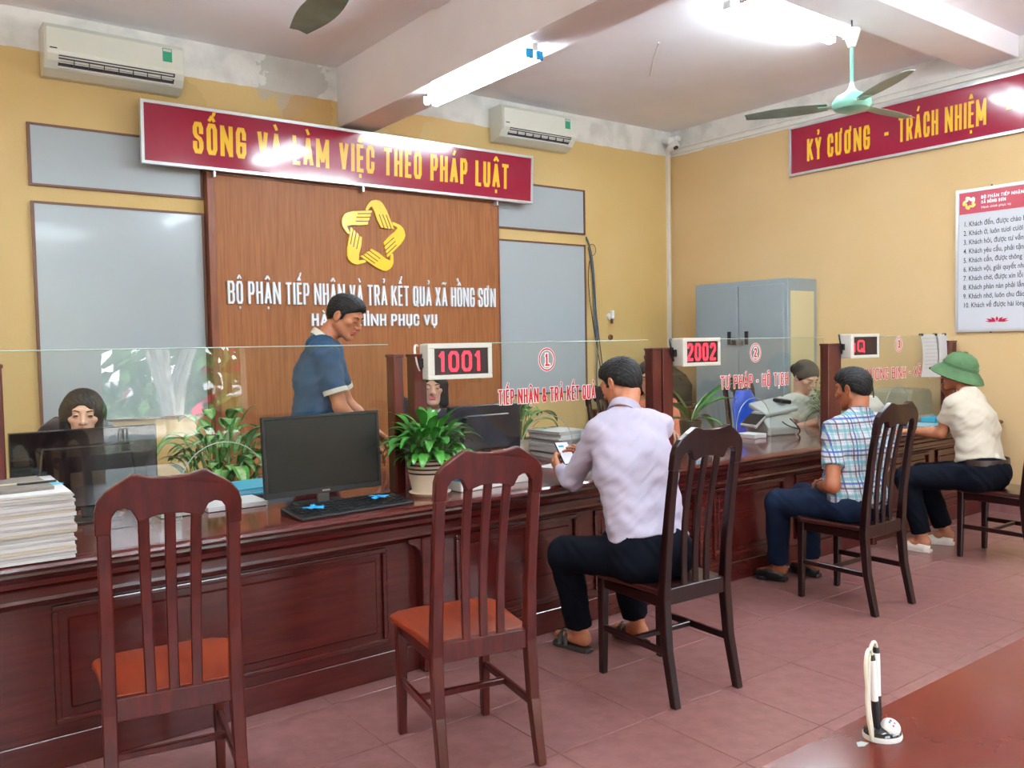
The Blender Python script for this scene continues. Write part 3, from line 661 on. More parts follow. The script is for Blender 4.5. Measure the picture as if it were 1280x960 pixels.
# ================================================================== ceiling fans
def fan(x, y, ztop, zb, lab, rot):
    t = thing('ceiling_fan', lab, 'fan', (x,y,zb), rot)
    h = ztop-zb
    MB().tube([(0,0,h),(0,0,h-.05),(.012,0,h-.07),(0,0,h-.085)],.006,6).build('hook','dark_metal',t)
    MB().lathe([(0,h-.05),(.05,h-.06),(.058,h-.07),(.045,h-.12),(.024,h-.185),(0,h-.19)],20).build('canopy','fan_white',t,smooth=True)
    MB().tube([(0,0,h-.18),(0,0,.09)],.0125,10).build('rod','fan_green',t,smooth=True)
    MB().lathe([(.013,.15),(.022,.11),(.04,.09),(.05,.075)],16).build('lower_canopy','fan_white',t,smooth=True)
    MB().lathe([(0,.085),(.05,.08),(.10,.055),(.128,.02),(.132,-.005),(.115,-.035),(.06,-.055),(0,-.06)],28).build('motor','fan_green',t,smooth=True)
    for k in range(3):
        a = Matrix.Rotation(k*2*PI/3,4,'Z'); tw = Matrix.Rotation(R(9),4,'X')
        bm_ = MB(); n = 8; vs = []
        for i in range(n+1):
            u = i/n; x_ = .16+.56*u; wd = .055+.03*math.sin(PI*min(1,u*1.1))*1.0 if u < .95 else .045
            for j, yy in enumerate((-wd,0,wd)):
                for zz in (-.0015,.0015): vs.append(a@tw@Vector((x_,yy,.006*(j==1)+zz)))
        fs = []
        for i in range(n):
            for j in range(2):
                p = i*6+j*2; q = p+6; fs += [(p+1,p+3,q+3,q+1),(p,q,q+2,p+2)]
            fs += [(i*6,i*6+1,i*6+7,i*6+6),(i*6+4,i*6+10,i*6+11,i*6+5)]
        fs += [(0,2,3,1),(2,4,5,3),(n*6,n*6+1,n*6+3,n*6+2),(n*6+2,n*6+3,n*6+5,n*6+4)]
        bm_.add(vs,fs).build('blade','fan_blade',t,smooth=True)
        MB().bar(a@Vector((.09,0,-.005)),a@Vector((.22,0,-.002)),.04,.006,.07,.006).build('blade_arm','fan_green',t)
fan(5.50,3.38,3.63,3.06,'mint green ceiling fan hanging in front of the right wall sign',R(118))
fan(1.74,3.42,3.63,3.04,'ceiling fan above the left of the counter, one blade in view',R(86))

# ================================================================== steel cabinet
cz = thing('steel_cabinet','grey two-door steel cabinet against the right wall','cabinet',(7.1,5.45,0)); CX = 6.86
cy0, cy1, ch_ = 4.88, 6.00, 2.02
MB().box((CX+.02,cy0,0),(XR-.01,cy1,ch_)).build('carcass','cabinet',cz,world=True,bevel=.005)
MB().box((CX+.06,cy0-.004,.1),(XR-.06,cy0,ch_-.12)).build('side_panel','cabinet_side',cz,world=True,bevel=.002)
for k,(a,b) in enumerate(((cy0+.035,5.435),(5.445,cy1-.035))):
    d = MB().box((CX,a,.06),(CX+.022,b,ch_-.05)).build('door','cabinet',cz,world=True,bevel=.004)
    yy = 5.435-.10 if k == 0 else 5.445+.10
    hm = MB().box((CX-.010,yy-.022,1.40),(CX+.001,yy+.022,1.53)); o = hm.build('handle','dark_metal',None,bevel=.003)
    o.parent = d; o.location = (-cz.location.x,-cz.location.y,0)
for yy, m_ in ((5.40,'steel'),(5.48,'dark_metal')):
    lk = MB().tube([(CX-.012,yy-.015,1.44),(CX-.016,yy-.014,1.47),(CX-.016,yy+.014,1.47),(CX-.012,yy+.015,1.44)],.004,6); lk.cbox((CX-.014,yy,1.42),(.018,.045,.045)); lk.build('padlock',m_,cz,world=True)
# ================================================================== reception counter
CT = .76
rc = thing('reception_counter','long glossy mahogany reception counter with panelled front','counter',(3.2,3.3,0))
MB().box((-1.0,3.20,CT-.03),(7.325,4.31,CT)).build('countertop','wood_top',rc,world=True,bevel=.004)
def strip(nm, prof, x0, x1, m_='wood_counter', bv=0): return MB().prism(prof,x0,x1,lambda u,v,w_:(w_,u,v)).build(nm,m_,rc,world=True,bevel=bv)
strip('nosing',[(3.20,CT),(3.175,CT),(3.162,CT-.008),(3.158,CT-.018),(3.165,CT-.028),(3.18,CT-.034),(3.20,CT-.034)],-1.0,7.325)
strip('moulding',[(3.30,.726),(3.185,.726),(3.183,.716),(3.20,.700),(3.215,.690),(3.218,.672),(3.235,.660),(3.25,.652),(3.30,.652)],-1.0,7.325)
strip('frieze_board',[(3.30,.66),(3.252,.66),(3.252,.60),(3.30,.60)],-1.0,7.325)
strip('moulding',[(3.30,.625),(3.24,.625),(3.236,.614),(3.25,.602),(3.262,.590),(3.30,.585)],-1.0,7.325)
MB().box((-1.0,3.30,.0),(7.325,3.33,.73)).build('front_board','wood_counter',rc,world=True)
MB().box((-1.0,3.286,.0),(7.325,3.302,.115)).build('plinth','wood_counter',rc,world=True,bevel=.003)
for x in (-1.0,1.92,3.75,5.55,7.295): MB().box((x,3.33,0),(x+.03,4.25,.73)).build('divider_board','wood_counter',rc,world=True)
for (a,b) in ((-.85,.20),(.46,1.76),(2.12,2.86),(2.98,3.62),(3.92,4.60),(4.72,5.42),(5.72,6.40),(6.52,7.20)):
    z0, z1 = .155, .575; k = .022
    for q in (((a,z0),(b,z0+k)),((a,z1-k),(b,z1)),((a,z0+k),(a+k,z1-k)),((b-k,z0+k),(b,z1-k))):
        MB().box((q[0][0],3.284,q[0][1]),(q[1][0],3.303,q[1][1])).build('panel_moulding','wood_counter',rc,world=True,bevel=.006,segs=2)
    MB().box((a+.05,3.291,z0+.05),(b-.05,3.302,z1-.05)).build('raised_panel','wood_counter',rc,world=True,bevel=.008)
for x in (1.93,3.76,5.56):
    MB().box((x-.022,3.235,0),(x+.022,3.302,.60)).build('pilaster','wood_counter',rc,world=True,bevel=.004)
    for s_ in (-1,1): MB().prism([(s_*.022,.60),(s_*.085,.60),(s_*.085,.585),(s_*.05,.57),(s_*.03,.545),(s_*.022,.51)],3.245,3.30,lambda u,v,w_,x=x:(x+u,w_,v)).build('corbel','wood_counter',rc,world=True)

# ================================================================== glass screens, posts, lettering
GY = 3.57
def pane(x0, x1, xc, lab):
    t = thing('glass_screen', lab, 'glass screen', ((x0+x1)/2,GY,CT))
    zt = 1.455
    if xc is None: poly = [(x0,CT+.002),(x1,CT+.002),(x1,zt),(x0,zt)]; arch = None
    else:
        r = .178; arch = [(xc-r,CT+.002),(xc-r,.885)]+[(xc-r*math.cos(a),.885+r*math.sin(a)) for a in np.linspace(.15,PI-.15,15)]+[(xc+r,.885),(xc+r,CT+.002)]
        poly = [(x0,CT+.002)]+arch+[(x1,CT+.002),(x1,zt),(x0,zt)]
    MB().prism(poly,GY-.004,GY+.004,lambda u,v,w_:(u,w_,v)).build('pane','glass',t,world=True)
    e = MB().tube([(x0,GY,zt+.001),(x1,GY,zt+.001)],.0022,4)
    if arch: e.tube([(u,GY,v) for u,v in arch],.0024,4)  # pale tube paints the highlight along the arch edge
    e.build('edge_highlight','glass_edge',t,world=True)
    return t
panes = [pane(-1.0,.30,None,'clear glass screen at the far left end of the counter, mostly out of view'),
 pane(.372,1.945,1.16,'clear glass screen in front of the woman at the left, arched opening and no lettering'),
 pane(2.135,3.675,2.90,'clear glass screen with a red number one, in front of the man in lilac'),
 pane(3.852,5.455,4.66,'clear glass screen with a red number two, between the two wooden double posts and scanner'),
 pane(5.625,7.185,6.45,'clear glass screen with a red number three and clipped papers near the right wall')]
def decal(t, s_, x0, x1, z, h, num, xc, zc):
    f = lambda d: (lambda u,v,w_: (x0+u, GY-.0046-d-w_, z+v))
    join(text(s_, h, x1-x0, f(0), 0, .0004, hs=.062, gap=.12, space=.30, grow=.045)).build('lettering_outline','sticker_white',t,world=True)
    join(text(s_, h, x1-x0, f(.0006), 0, .0005, hs=.062, gap=.12, space=.30)).build('lettering','sticker_red',t,world=True)
    for a, b, d, m_ in ((.048,.064,0,'sticker_white'),(.053,.0605,.0006,'sticker_red')):
        mb = MB(); n = 36
        vs = [(xc+r*math.cos(2*PI*k/n)*.92,GY-.0048-d,zc+r*math.sin(2*PI*k/n)) for k in range(n) for r in (a,b)]
        mb.add(vs,[(2*k,2*k+1,(2*k+3)%(2*n),(2*k+2)%(2*n)) for k in range(n)]).build('number_ring',m_,t,world=True)
    for gr, d, m_ in ((.10,0,'sticker_white'),(0,.0006,'sticker_red')):
        g = lambda u,v,w_: (xc-(.012 if num=='1' else .016)+u, GY-.0048-d-w_, zc-.032+v)
        mb = join(text(num,.064,.030 if num!='1' else .020,g,0,.0004,hs=.12,grow=gr))
        if num == '1': ribbon(mb,[(.004,.002),(.026,.002)],.005+gr*.06,g,0,.0004)
        mb.build('number',m_,t,world=True)
decal(panes[2],'TIẾP NHẬN & TRẢ KẾT QUẢ',2.575,3.245,1.135,.078,'1',2.90,1.362)
decal(panes[3],'TƯ PHÁP - HỘ TỊCH',4.32,5.03,1.135,.084,'2',4.675,1.362)
decal(panes[4],'THƯƠNG BINH - XÃ HỘI',5.93,6.99,1.125,.086,'3',6.46,1.392)
def post(x0, x1, lab, grp=None):
    t = thing('screen_post', lab, 'post', ((x0+x1)/2,GY,CT), group=grp)
    MB().box((x0,GY-.035,CT),(x1,GY+.035,1.405)).build('shaft','post',t,world=True,bevel=.004)
    MB().box((x0-.004,GY-.039,1.395),(x1+.004,GY+.039,1.41)).build('cap','post',t,world=True,bevel=.003)
post(.30,.372,'dark wooden post at the far left picture edge holding the glass')
post(1.952,2.005,'left one of the twin wooden posts behind the striped pot')
post(2.062,2.132,'right one of the twin wooden posts, directly left of the display reading 1001')
post(3.68,3.752,'left half of the double wooden post left of the display reading 2002')
post(3.765,3.85,'right half of the double wooden post touching the display reading 2002')
post(5.46,5.62,'wide wooden post between the woman in the white blouse and the man in plaid')
post(7.19,7.32,'wooden post against the right wall behind the clipped papers')

def display(x0, x1, z0, z1, yf, rot, s_, lab, fill):
    W, H = x1-x0, z1-z0
    t = thing('led_display', lab, 'display', ((x0+x1)/2,yf+.045,z0), rot)
    MB().box((-W/2,-.045,0),(W/2,.045,H)).build('housing','beige_plastic',t,bevel=.006,segs=2)
    k = .022
    for a,b in (((-W/2,0),(W/2,k)),((-W/2,H-k),(W/2,H)),((-W/2,k),(-W/2+k*1.6,H-k)),((W/2-k,k),(W/2,H-k))):
        MB().box((a[0],-.053,a[1]),(b[0],-.044,b[1])).build('frame_rail','beige_plastic',t,bevel=.002)
    MB().box((-W/2+k*1.5,-.0475,k),(W/2-k,-.0445,H-k)).build('led_panel','led_bg',t)
    u0, u1, h = fill
    f = lambda u,v,w_: (u0+u,-.0480-w_,H/2-h/2+v)
    join(text(s_,h,u1-u0,f,0,.001,hs=.075,gap=.12)).build('glowing_digits','led',t)
    MB().tube(bez((-W/2-.01,.02,H*.2),(-W/2-.04,.0,H*.5),(-W/2-.05,.02,H*1.1),(-W/2-.01,.04,H*.95),12),.006,6).build('cable','cable_black' if W < .34 else 'beige_plastic',t,smooth=True)
    MB().box((-W/2-.02,.0,H*.35),(-W/2+.005,.05,H*.6)).build('bracket','dark_metal',t)
display(2.105,2.45,1.285,1.455,3.455,R(-7),'1001','white framed dot matrix display reading one-zero-zero-one in glowing red',(-.115,.115,.098))
display(3.86,4.17,1.295,1.465,3.455,R(-5),'2002','white framed display reading two-zero-zero-two, in front of the steel cabinet',(-.118,.118,.105))
display(5.63,5.955,1.30,1.475,3.455,R(-5),'iQ','white framed display glowing a red letter Q behind the man in plaid',(-.13,-.005,.085))
# papers clipped over the third screen
for i,(a,b,z,lab,m_) in enumerate(((6.78,7.06,1.12,'white printed sheet clipped over the third screen, left sheet','paper'),(7.03,7.20,1.14,'white printed sheet clipped over the third screen, right sheet','paper'))):
    t = thing('notice_sheet',lab,'paper',((a+b)/2,GY-.01,z))
    n = 6; vs = []; 
    for k in range(n+1):
        u = k/n; vs += [(a+.012*u,GY-.0085-.018*math.sin(PI*u)-.006*i,1.465+(z-1.465)*u),(b+.03*u,GY-.0085-.012*u-.006*i,1.465+(z-.01-1.465)*u)]
    MB().add(vs,[(2*k,2*k+1,2*k+3,2*k+2) for k in range(n)]).build('sheet',m_,t,world=True,smooth=True)
    pr = MB()
    for q in range(9):
        zz = 1.43-q*.03; uu = (1.465-zz)/(1.465-z); yy = GY-.0095-.018*math.sin(PI*uu)-.006*i-.002
        if i == 0 or q > 5: pr.add([(a+.03+.01*uu,yy,zz),(b-.02-(q%3)*.03,yy,zz),(b-.02-(q%3)*.03,yy,zz+.004),(a+.03+.01*uu,yy,zz+.004)],[(0,1,2,3)])
    pr.build('printed_lines','paper2',t,world=True)
    for x in ((a+.02,b-.04) if i == 0 else (b-.03,)): MB().box((x-.012,GY-.018,1.452),(x+.012,GY+.012,1.472)).build('binder_clip','black_plastic',t,world=True,bevel=.003)

# ================================================================== slat back chairs
def make_chair(lab, wm, sm):
    t = thing('slat_back_chair', lab, 'chair')
    for s_ in (-1,1):
        mb = MB(); pts = [(s_*.178,-.262,0),(s_*.176,-.215,.22),(s_*.174,-.197,.42),(s_*.172,-.212,.62),(s_*.172,-.240,.84),(s_*.172,-.268,1.01)]
        for i in range(len(pts)-1):
            pass
        vs = []
        for (x,y,z), (a,b) in zip(pts,((.034,.034),(.038,.038),(.040,.042),(.038,.036),(.036,.032),(.036,.028))):
            vs += [(x-a/2,y-b/2,z),(x+a/2,y-b/2,z),(x+a/2,y+b/2,z),(x-a/2,y+b/2,z)]
        fs = [(0,3,2,1),(20,21,22,23)]+[(i*4+k,i*4+(k+1)%4,i*4+4+(k+1)%4,i*4+4+k) for i in range(5) for k in range(4)]
        mb.add(vs,fs).build('rear_post',wm,t,bevel=.004)
        MB().bar((s_*.170,.190,0),(s_*.168,.185,.435),.030,.030,.040,.040,side=(1,0,0)).build('leg',wm,t,bevel=.004)
        MB().bar((s_*.171,-.205,.205),(s_*.170,.19,.205),.018,.028,side=(1,0,0)).build('stretcher',wm,t,bevel=.003)
        MB().bar((s_*.170,-.19,.405),(s_*.168,.185,.405),.020,.045,side=(1,0,0)).build('side_rail',wm,t,bevel=.003)
    MB().bar((-.168,.0,.205),(.168,.0,.205),.020,.022,side=(0,1,0)).build('stretcher',wm,t,bevel=.003)
    MB().box((-.165,.178,.38),(.165,.198,.432)).build('front_rail',wm,t,bevel=.003)
    MB().box((-.165,-.212,.395),(.165,-.186,.462)).build('rear_rail',wm,t,bevel=.003)
    st = [(-.186,-.178),(.186,-.178),(.192,-.05),(.204,.10),(.214,.165),(.205,.195),(.185,.205),(.165,.222),(.08,.232),(0,.226),(-.08,.232),(-.165,.222),(-.185,.205),(-.205,.195),(-.214,.165),(-.204,.10),(-.192,-.05)]
    MB().prism(st,.432,.458,lambda u,v,w_:(u,v,w_)).build('seat',sm,t,bevel=.007,segs=2)
    half = [(.194,.945),(.194,1.010),(.186,1.040),(.165,1.066),(.13,1.090),(.098,1.110),(.084,1.110),(.05,1.100),(0,1.097)]
    low = [(0,.992),(.035,.990),(.06,.982),(.074,.975),(.086,.978),(.092,.992),(.102,1.010),(.120,1.018),(.138,1.012),(.150,.995),(.154,.945)]
    poly = half + [(-a,b) for a,b in half[::-1][1:]] + [(-a,b) for a,b in low[::-1]] + low[1:]
    yy = lambda z: -.240-(z-.84)*.165
    MB().prism(poly,-.016,.014,lambda u,v,w_:(u,yy(v)+w_-.006*math.cos(u*7),v)).build('crest_rail',wm,t,bevel=.004,segs=2)
    for x in (-.063,0,.063):
        mb = MB(); vs = []; zs = np.linspace(.455,.995,7)
        for z in zs:
            y = -.199-.062*((z-.455)/.54)**1.4+.012*math.sin(PI*(z-.455)/.54); q = x*(1+.12*(z-.455)/.54)
            vs += [(q-.015,y-.007,z),(q+.015,y-.007,z),(q+.015,y+.007,z),(q-.015,y+.007,z)]
        mb.add(vs,[(0,3,2,1),(24,25,26,27)]+[(i*4+k,i*4+(k+1)%4,i*4+4+(k+1)%4,i*4+4+k) for i in range(6) for k in range(4)]).build('slat',wm,t,bevel=.003)
    return t
GRP = 'slat back chairs at the counter'
c_red = make_chair('red-brown slat back chair in front of the left monitor, nearest the left edge','wood_chair','wood_seat')
c_dark = make_chair('dark slat back chair under the man in the pale lilac shirt','wood_dark','wood_dark_seat')
def place(o, x, y, r, lab, grp=GRP):
    o.location = (x,y,0); o.rotation_euler = (0,0,R(r)); o['label'] = lab; o['group'] = grp; return o
place(c_red,.705,2.77,-10,'red-brown slat back chair in front of the left monitor, nearest the left edge')
place(copy_tree(c_red),1.665,2.56,-11,'red-brown slat back chair with orange seat in front of the striped pot')
place(c_dark,2.675,2.535,-3,'dark slat back chair under the man in the pale lilac shirt')
place(copy_tree(c_dark),4.30,2.655,-1,'dark slat back chair behind the man in the plaid shirt')
place(copy_tree(c_dark),5.845,2.52,0,'dark wooden chair at the right edge under the man in the green hat')
for x, y, r, lab in ((.86,4.75,180,'dark wooden chair behind the counter under the woman at the left'),(2.89,4.70,176,'dark wooden chair behind the counter under the woman behind the display reading 1001'),(4.72,4.80,186,'dark wooden chair behind the counter under the woman in terracotta'),(6.30,4.74,176,'dark wooden chair behind the counter under the woman in the white blouse')):
    place(copy_tree(c_dark),x,y,r,lab,'staff chairs behind the counter')

# ================================================================== foreground table and pen stand
tb = thing('writing_table','glossy red-brown table in the lower right foreground','table',(1.85,.5,0))
MB().box((.93,.02,.722),(2.75,.865,.75)).build('tabletop','tabletop',tb,world=True,bevel=.004)
for x in (1.0,2.68):
    for y in (.09,.80): MB().box((x-.03,y-.03,0),(x+.03,y+.03,.722)).build('leg','wood_counter',tb,world=True,bevel=.004)
for a,b in (((1.0,.79,.64),(2.68,.81,.722)),((1.0,.08,.64),(2.68,.10,.722)),((.99,.1,.64),(1.01,.8,.722)),((2.67,.1,.64),(2.69,.8,.722))): MB().box(a,b).build('apron','wood_counter',tb,world=True)
ps = thing('pen_stand','white and black desk pen stand with two corded white pens','pen stand',(1.39,.795,.75))
rz_ = Matrix.Rotation(R(-35),4,'Z')
MB().lathe([(0,0),(.033,0),(.034,.004),(.033,.009),(0,.009)],28,sx=1,sy=.82,mtx=rz_).build('base','white_plastic',ps,smooth=True)
MB().lathe([(.0325,.0085),(.031,.014),(.024,.020),(.012,.024),(0,.025)],28,sx=1,sy=.82,mtx=rz_).build('base_top','black_gloss',ps,smooth=True)
MB().lathe([(.017,-.007),(.0165,.003),(.012,.009),(.006,.012),(0,.0125)],24,mtx=rz_@Matrix.Rotation(R(38),4,'X'),c=(.003,-.013,.021)).build('dome_badge','white_plastic',ps,smooth=True)
for q,(dx,dz,m_) in enumerate(((-.004,.003,'blue_cloth'),(.004,.001,'lip_pink'),(.000,-.004,'lotus'),(-.001,.006,'sticker_red'))):
    p = rz_@Matrix.Rotation(R(38),4,'X')@Vector((dx,dz,.0124)); MB().lathe([(.0022,0),(0,.0006)],8,mtx=rz_@Matrix.Rotation(R(38),4,'X'),c=(p.x+.003,p.y-.013,p.z+.021)).build('badge_print',m_,ps)
for k,(x,y,tx,h) in enumerate(((-.012,.004,-.006,.148),(.003,.010,.004,.154))):
    b0 = Vector((x,y,.018)); tp = Vector((x+tx,y+.006,h)); d = tp-b0
    pen = MB().tube([b0,b0+d*.10,b0+d*.38],[.0052,.0066,.0062],12).build('pen_grip','black_plastic',ps,smooth=True)
    MB().tube([b0+d*.38,b0+d*.93],[.0062,.0060],12).build('pen_barrel','white_plastic',ps,smooth=True)
    MB().tube([b0+d*.93,tp],[.0060,.0050],12).build('pen_cap','black_plastic',ps,smooth=True)
    MB().tube(bez(tp,tp+Vector((-.004,0,.022)),tp+Vector((-.036,-.004,.020)),(x-.034,y-.002,.10),8)[:-1]+bez((x-.034,y-.002,.10),(x-.040,y-.004,.05),(-.045+.01*k,-.004,.03),(-.034,.0,.005),10),.0032,8).build('coil_cord','cream_cloth',ps,smooth=True)
tag(MB().prism([(-.012,-.004),(-.002,-.010),(.014,-.008),(.010,.003),(.0,.006)],.7504,.7512,lambda u,v,w_:(1.335+u,.805+v,w_)).build('paint_chip','paper2'),'pale scrap on the red table just left of the pen stand','scrap')

# ================================================================== computers
def monitor(lab, cx, y, z0, w_, h, face, m_back, tilt=4, rot=0):
    """face=-1: screen turned to the visitors (towards -y), +1: to the staff"""
    t = thing('computer_monitor', lab, 'monitor', (cx,y,CT), R(rot) + (0 if face < 0 else PI))
    zc = z0-CT; tw = Matrix.Rotation(R(-tilt),4,'X'); T = Matrix.Translation((0,0,zc))@tw
    MB().box((-w_/2,-.008,0),(w_/2,.012,h),mtx=T).build('casing',m_back,t,bevel=.004)
    MB().prism([(-w_*.36,.05*h),(w_*.36,.05*h),(w_*.30,.8*h),(-w_*.30,.8*h)],.012,.035,lambda u,v,w2:T@Vector((u,w2,v))).build('back_cover',m_back,t,bevel=.006)
    k = .014
    for a,b in (((-w_/2,0),(w_/2,.024)),((-w_/2,h-k),(w_/2,h)),((-w_/2,.024),(-w_/2+k,h-k)),((w_/2-k,.024),(w_/2,h-k))):
        MB().box((a[0],-.014,a[1]),(b[0],-.007,b[1]),mtx=T).build('bezel','black_plastic',t,bevel=.002)
    MB().box((-w_/2+k,-.0098,.024),(w_/2-k,-.0082,h-k),mtx=T).build('screen','screen',t)
    MB().box((-.018,-.0146,.009),(.018,-.0138,.016),mtx=T).build('badge','steel',t)
    MB().box((-.028,.015,0),(.028,.030,zc+h*.35)).build('stand_neck','steel' if face<0 else 'black_plastic',t,bevel=.004)
    MB().box((-.11,-.06,0),(.11,.11,.012)).build('stand_base','black_plastic',t,bevel=.005)
    return t
monitor('black monitor with dark screen facing the room behind the black keyboard',1.565,3.475,.815,.545,.345,-1,'black_plastic',tilt=3)
monitor('wide black monitor seen from behind through the glass at far left',.69,3.86,.80,.55,.335,1,'black_gloss',tilt=2)
monitor('navy black monitor seen from behind under the display reading 1001',2.80,4.02,.84,.50,.265,1,'navy_gloss',tilt=2)
kb = thing('keyboard','black keyboard with blue scraps on it in front of the left monitor','keyboard',(1.60,3.315,CT),R(4))
MB().prism([(-.10,.0),(.09,.0),(.09,.030),(-.10,.012)],-.27,.27,lambda u,v,w_:(w_,u,v)).build('body','black_plastic',kb,bevel=.004)
ks = MB()
for r_ in range(5):
    for c_ in range(19):
        x = -.245+c_*.026; y = -.075+r_*.033; z = .0125+.018*(y+.10)/.19
        ks.box((x,y,z),(x+.021,y+.026,z+.006))
ks.build('keys','black_plastic',kb,kind='stuff')
for i,(x,y) in enumerate(((-.19,-.05),(.13,-.03))):
    sc_ = MB(); 
    for q in range(5):
        a = q*1.3+i; sc_.cbox((x+.022*math.cos(a),y+.016*math.sin(a),.040+.004*(q%2)),(.05,.018,.005),rot=Matrix.Rotation(a,3,'Z')@Matrix.Rotation(.3*math.sin(a*3),3,'X'))
    o = sc_.build('cloth_scrap','blue_cloth',bevel=.002); o.location = kb.location; o.rotation_euler = kb.rotation_euler
    tag(o,'crumpled bright blue cloth scrap on the %s part of the black keyboard' % ('left','right')[i],'cloth')
ms = thing('computer_mouse','black mouse behind the counter beside the wide left monitor','mouse',(1.06,3.88,CT))
MB().lathe([(0,.03),(.015,.028),(.028,.018),(.032,.006),(.032,0),(0,0)],18,sx=1,sy=1.6).build('shell','black_plastic',ms,smooth=True)

ORD = 'lowest second third fourth fifth sixth seventh eighth ninth tenth eleventh twelfth thirteenth fourteenth fifteenth sixteenth seventeenth eighteenth nineteenth twentieth twenty-first twenty-second twenty-third twenty-fourth'.split()
# ================================================================== papers, folders, boxes
def stack(name, cat, lab, grp, c, w_, d, hs, ms, jit=.006, z=CT, rot=0):
    for i, h in enumerate(hs):
        a = R(rot)+random.uniform(-.03,.03)
        mb = MB().cbox((random.uniform(-jit,jit),random.uniform(-jit,jit),h/2),(w_,d,h-.0006))
        o = mb.build(name, ms[i%len(ms)], bevel=.0008); o.location = (c[0],c[1],z); o.rotation_euler = (0,0,a)
        tag(o, lab(i,len(hs)) if callable(lab) else lab, cat, grp); z += h
    return z
hs = [random.uniform(.005,.016) for _ in range(24)]; k_ = .225/sum(hs); hs = [h*k_ for h in hs]
zt = stack('paper_bundle','paper bundle',lambda i,n:'white paper bundle, %s from the bottom of the tall left pile'%ORD[i],'papers in the tall left pile',(.355,3.40),.34,.46,hs,['paper','paper','paper2','paper','paper3','paper'],.004)
zt = stack('ring_binder','binder','closed grey-brown cardboard file lying on top of the tall left paper pile',None,(.30,3.40),.35,.32,[.012],['brown_binder'],0,zt)
zt2 = stack('folder','folder','cream file under the grey-brown file on the tall left paper pile',None,(.315,3.37),.33,.02,[.004],['paper3'],0,zt)
cs = MB().prism([(0,0),(.05,-.01),(.075,.03),(.03,.10),(0,.09)],zt-.018,zt-.012,lambda u,v,w_:(.455+u,3.36+v,w_)); tag(cs.build('folder','cyan'),'cyan plastic folder poking out at the right of the tall left pile','folder')
tag(MB().tube([(.38,3.34,zt+.004),(.50,3.34,zt+.004)],.004,8).build('pen','black_plastic',smooth=True),'dark pen lying on top of the tall left paper pile','pen')
stack('folder','folder',lambda i,n:['lowest','second lowest','third','topmost'][i]+' blue folder of the small stack left of the facing monitor','blue folders left of the monitor',(1.42,4.02),.34,.26,[.011,.010,.012,.010],['cyan2','cyan','cyan2','cyan'],.006,rot=6)
stack('paper_bundle','paper bundle',lambda i,n:'white paper bundle, %s from the bottom, stacked right of the navy monitor'%ORD[i],'papers beside the second monitor',(3.36,4.02),.24,.30,[.02,.015,.03,.02,.025,.012,.02,.02],['paper','paper2','paper'],.012)
tag(MB().cbox((1.24,3.74,CT+.012),(.26,.2,.02)).build('paper_bundle','paper',bevel=.001),'flat white paper pad on the counter inside the left arched opening','paper pad')
tag(MB().cbox((.98,3.72,CT+.03),(.12,.16,.055)).build('card_box','paper2',bevel=.002),'small grey-white box behind the glass left of the paper pad','box')
bx = thing('tissue_box','low white plastic box with a blue band behind the second chair','box',(2.30,3.40,CT),R(4))
MB().box((-.13,-.07,0),(.13,.07,.075)).build('box_body','white_plastic',bx,bevel=.004)
MB().box((-.131,-.072,.05),(.131,.072,.064)).build('blue_band','blue_cloth',bx)
MB().box((-.10,-.05,.075),(.10,.05,.079)).build('lid','cyan2',bx,bevel=.002)
tr = thing('desk_tray','clear-grey pen tray holding a black pen behind the second chair','tray',(2.58,3.42,CT),R(-6))
MB().box((-.09,-.05,0),(.09,.05,.006)).build('tray_base','white_plastic',tr,bevel=.002)
for a,b in (((-.09,-.05,.006),(.09,-.046,.03)),((-.09,.046,.006),(.09,.05,.03)),((-.09,-.046,.006),(-.086,.046,.03)),((.086,-.046,.006),(.09,.046,.03))): MB().box(a,b).build('tray_side','white_plastic',tr)
tag(MB().tube([(2.52,3.38,CT+.045),(2.66,3.40,CT+.066)],[.006,.006],8).build('pen','black_plastic',smooth=True),'black pen lying across the small tray behind the second chair','pen')
tag(MB().cbox((2.62,3.62,CT+.0205),(.15,.10,.04)).build('paper_pad','paper',bevel=.002),'small white pad behind the glass right of the second chair','pad')
tag(MB().cbox((3.05,3.66,CT+.004),(.21,.15,.006),rot=Matrix.Rotation(.2,3,'Z')).build('form_sheet','paper'),'white form with green edge on the counter in front of the man in lilac','paper')
cd_ = thing('desk_sign','white card with red and black lettering behind glass one','sign card',(3.42,3.80,CT),R(8))
MB().prism([(-.07,0),(.07,0),(.07,.004),(-.07,.004)],-.05,.05,lambda u,v,w_:(u,w_,v)).build('card_foot','white_plastic',cd_)
MB().box((-.09,-.002,.0),(.09,.002,.175)).build('card','paper',cd_)
join(text('VE',.042,.06,lambda u,v,w_:(-.072+u,-.0025-w_,.12+v),0,.0006,hs=.1)).build('card_print','sticker_red',cd_)
join(text('G',.032,.022,lambda u,v,w_:(-.066+u,-.0025-w_,.07+v),0,.0006,hs=.1)).build('card_print','poster_ink',cd_)
for k in range(2): MB().box((-.066,-.003,.05-.02*k),(.06,-.0022,.054-.02*k)).build('card_print','poster_ink',cd_)
cup = thing('sugar_jar','round white lidded jar on the counter right of the man in lilac','jar',(3.55,3.36,CT))
MB().lathe([(0,0),(.04,0),(.05,.03),(.05,.06),(.042,.075),(0,.075)],24).build('jar_body','white_plastic',cup,smooth=True)
MB().lathe([(.044,.075),(.044,.085),(.02,.10),(.008,.105),(.01,.115),(0,.12)],24).build('lid','white_plastic',cup,smooth=True)
lb = thing('name_card','small folded white card with blue and green print behind the third chair','card',(3.86,3.36,CT))
MB().prism([(-.03,0),(.03,0),(.0,.10)],-.035,.055,lambda u,v,w_:(w_,u,v)).build('card','paper',lb)
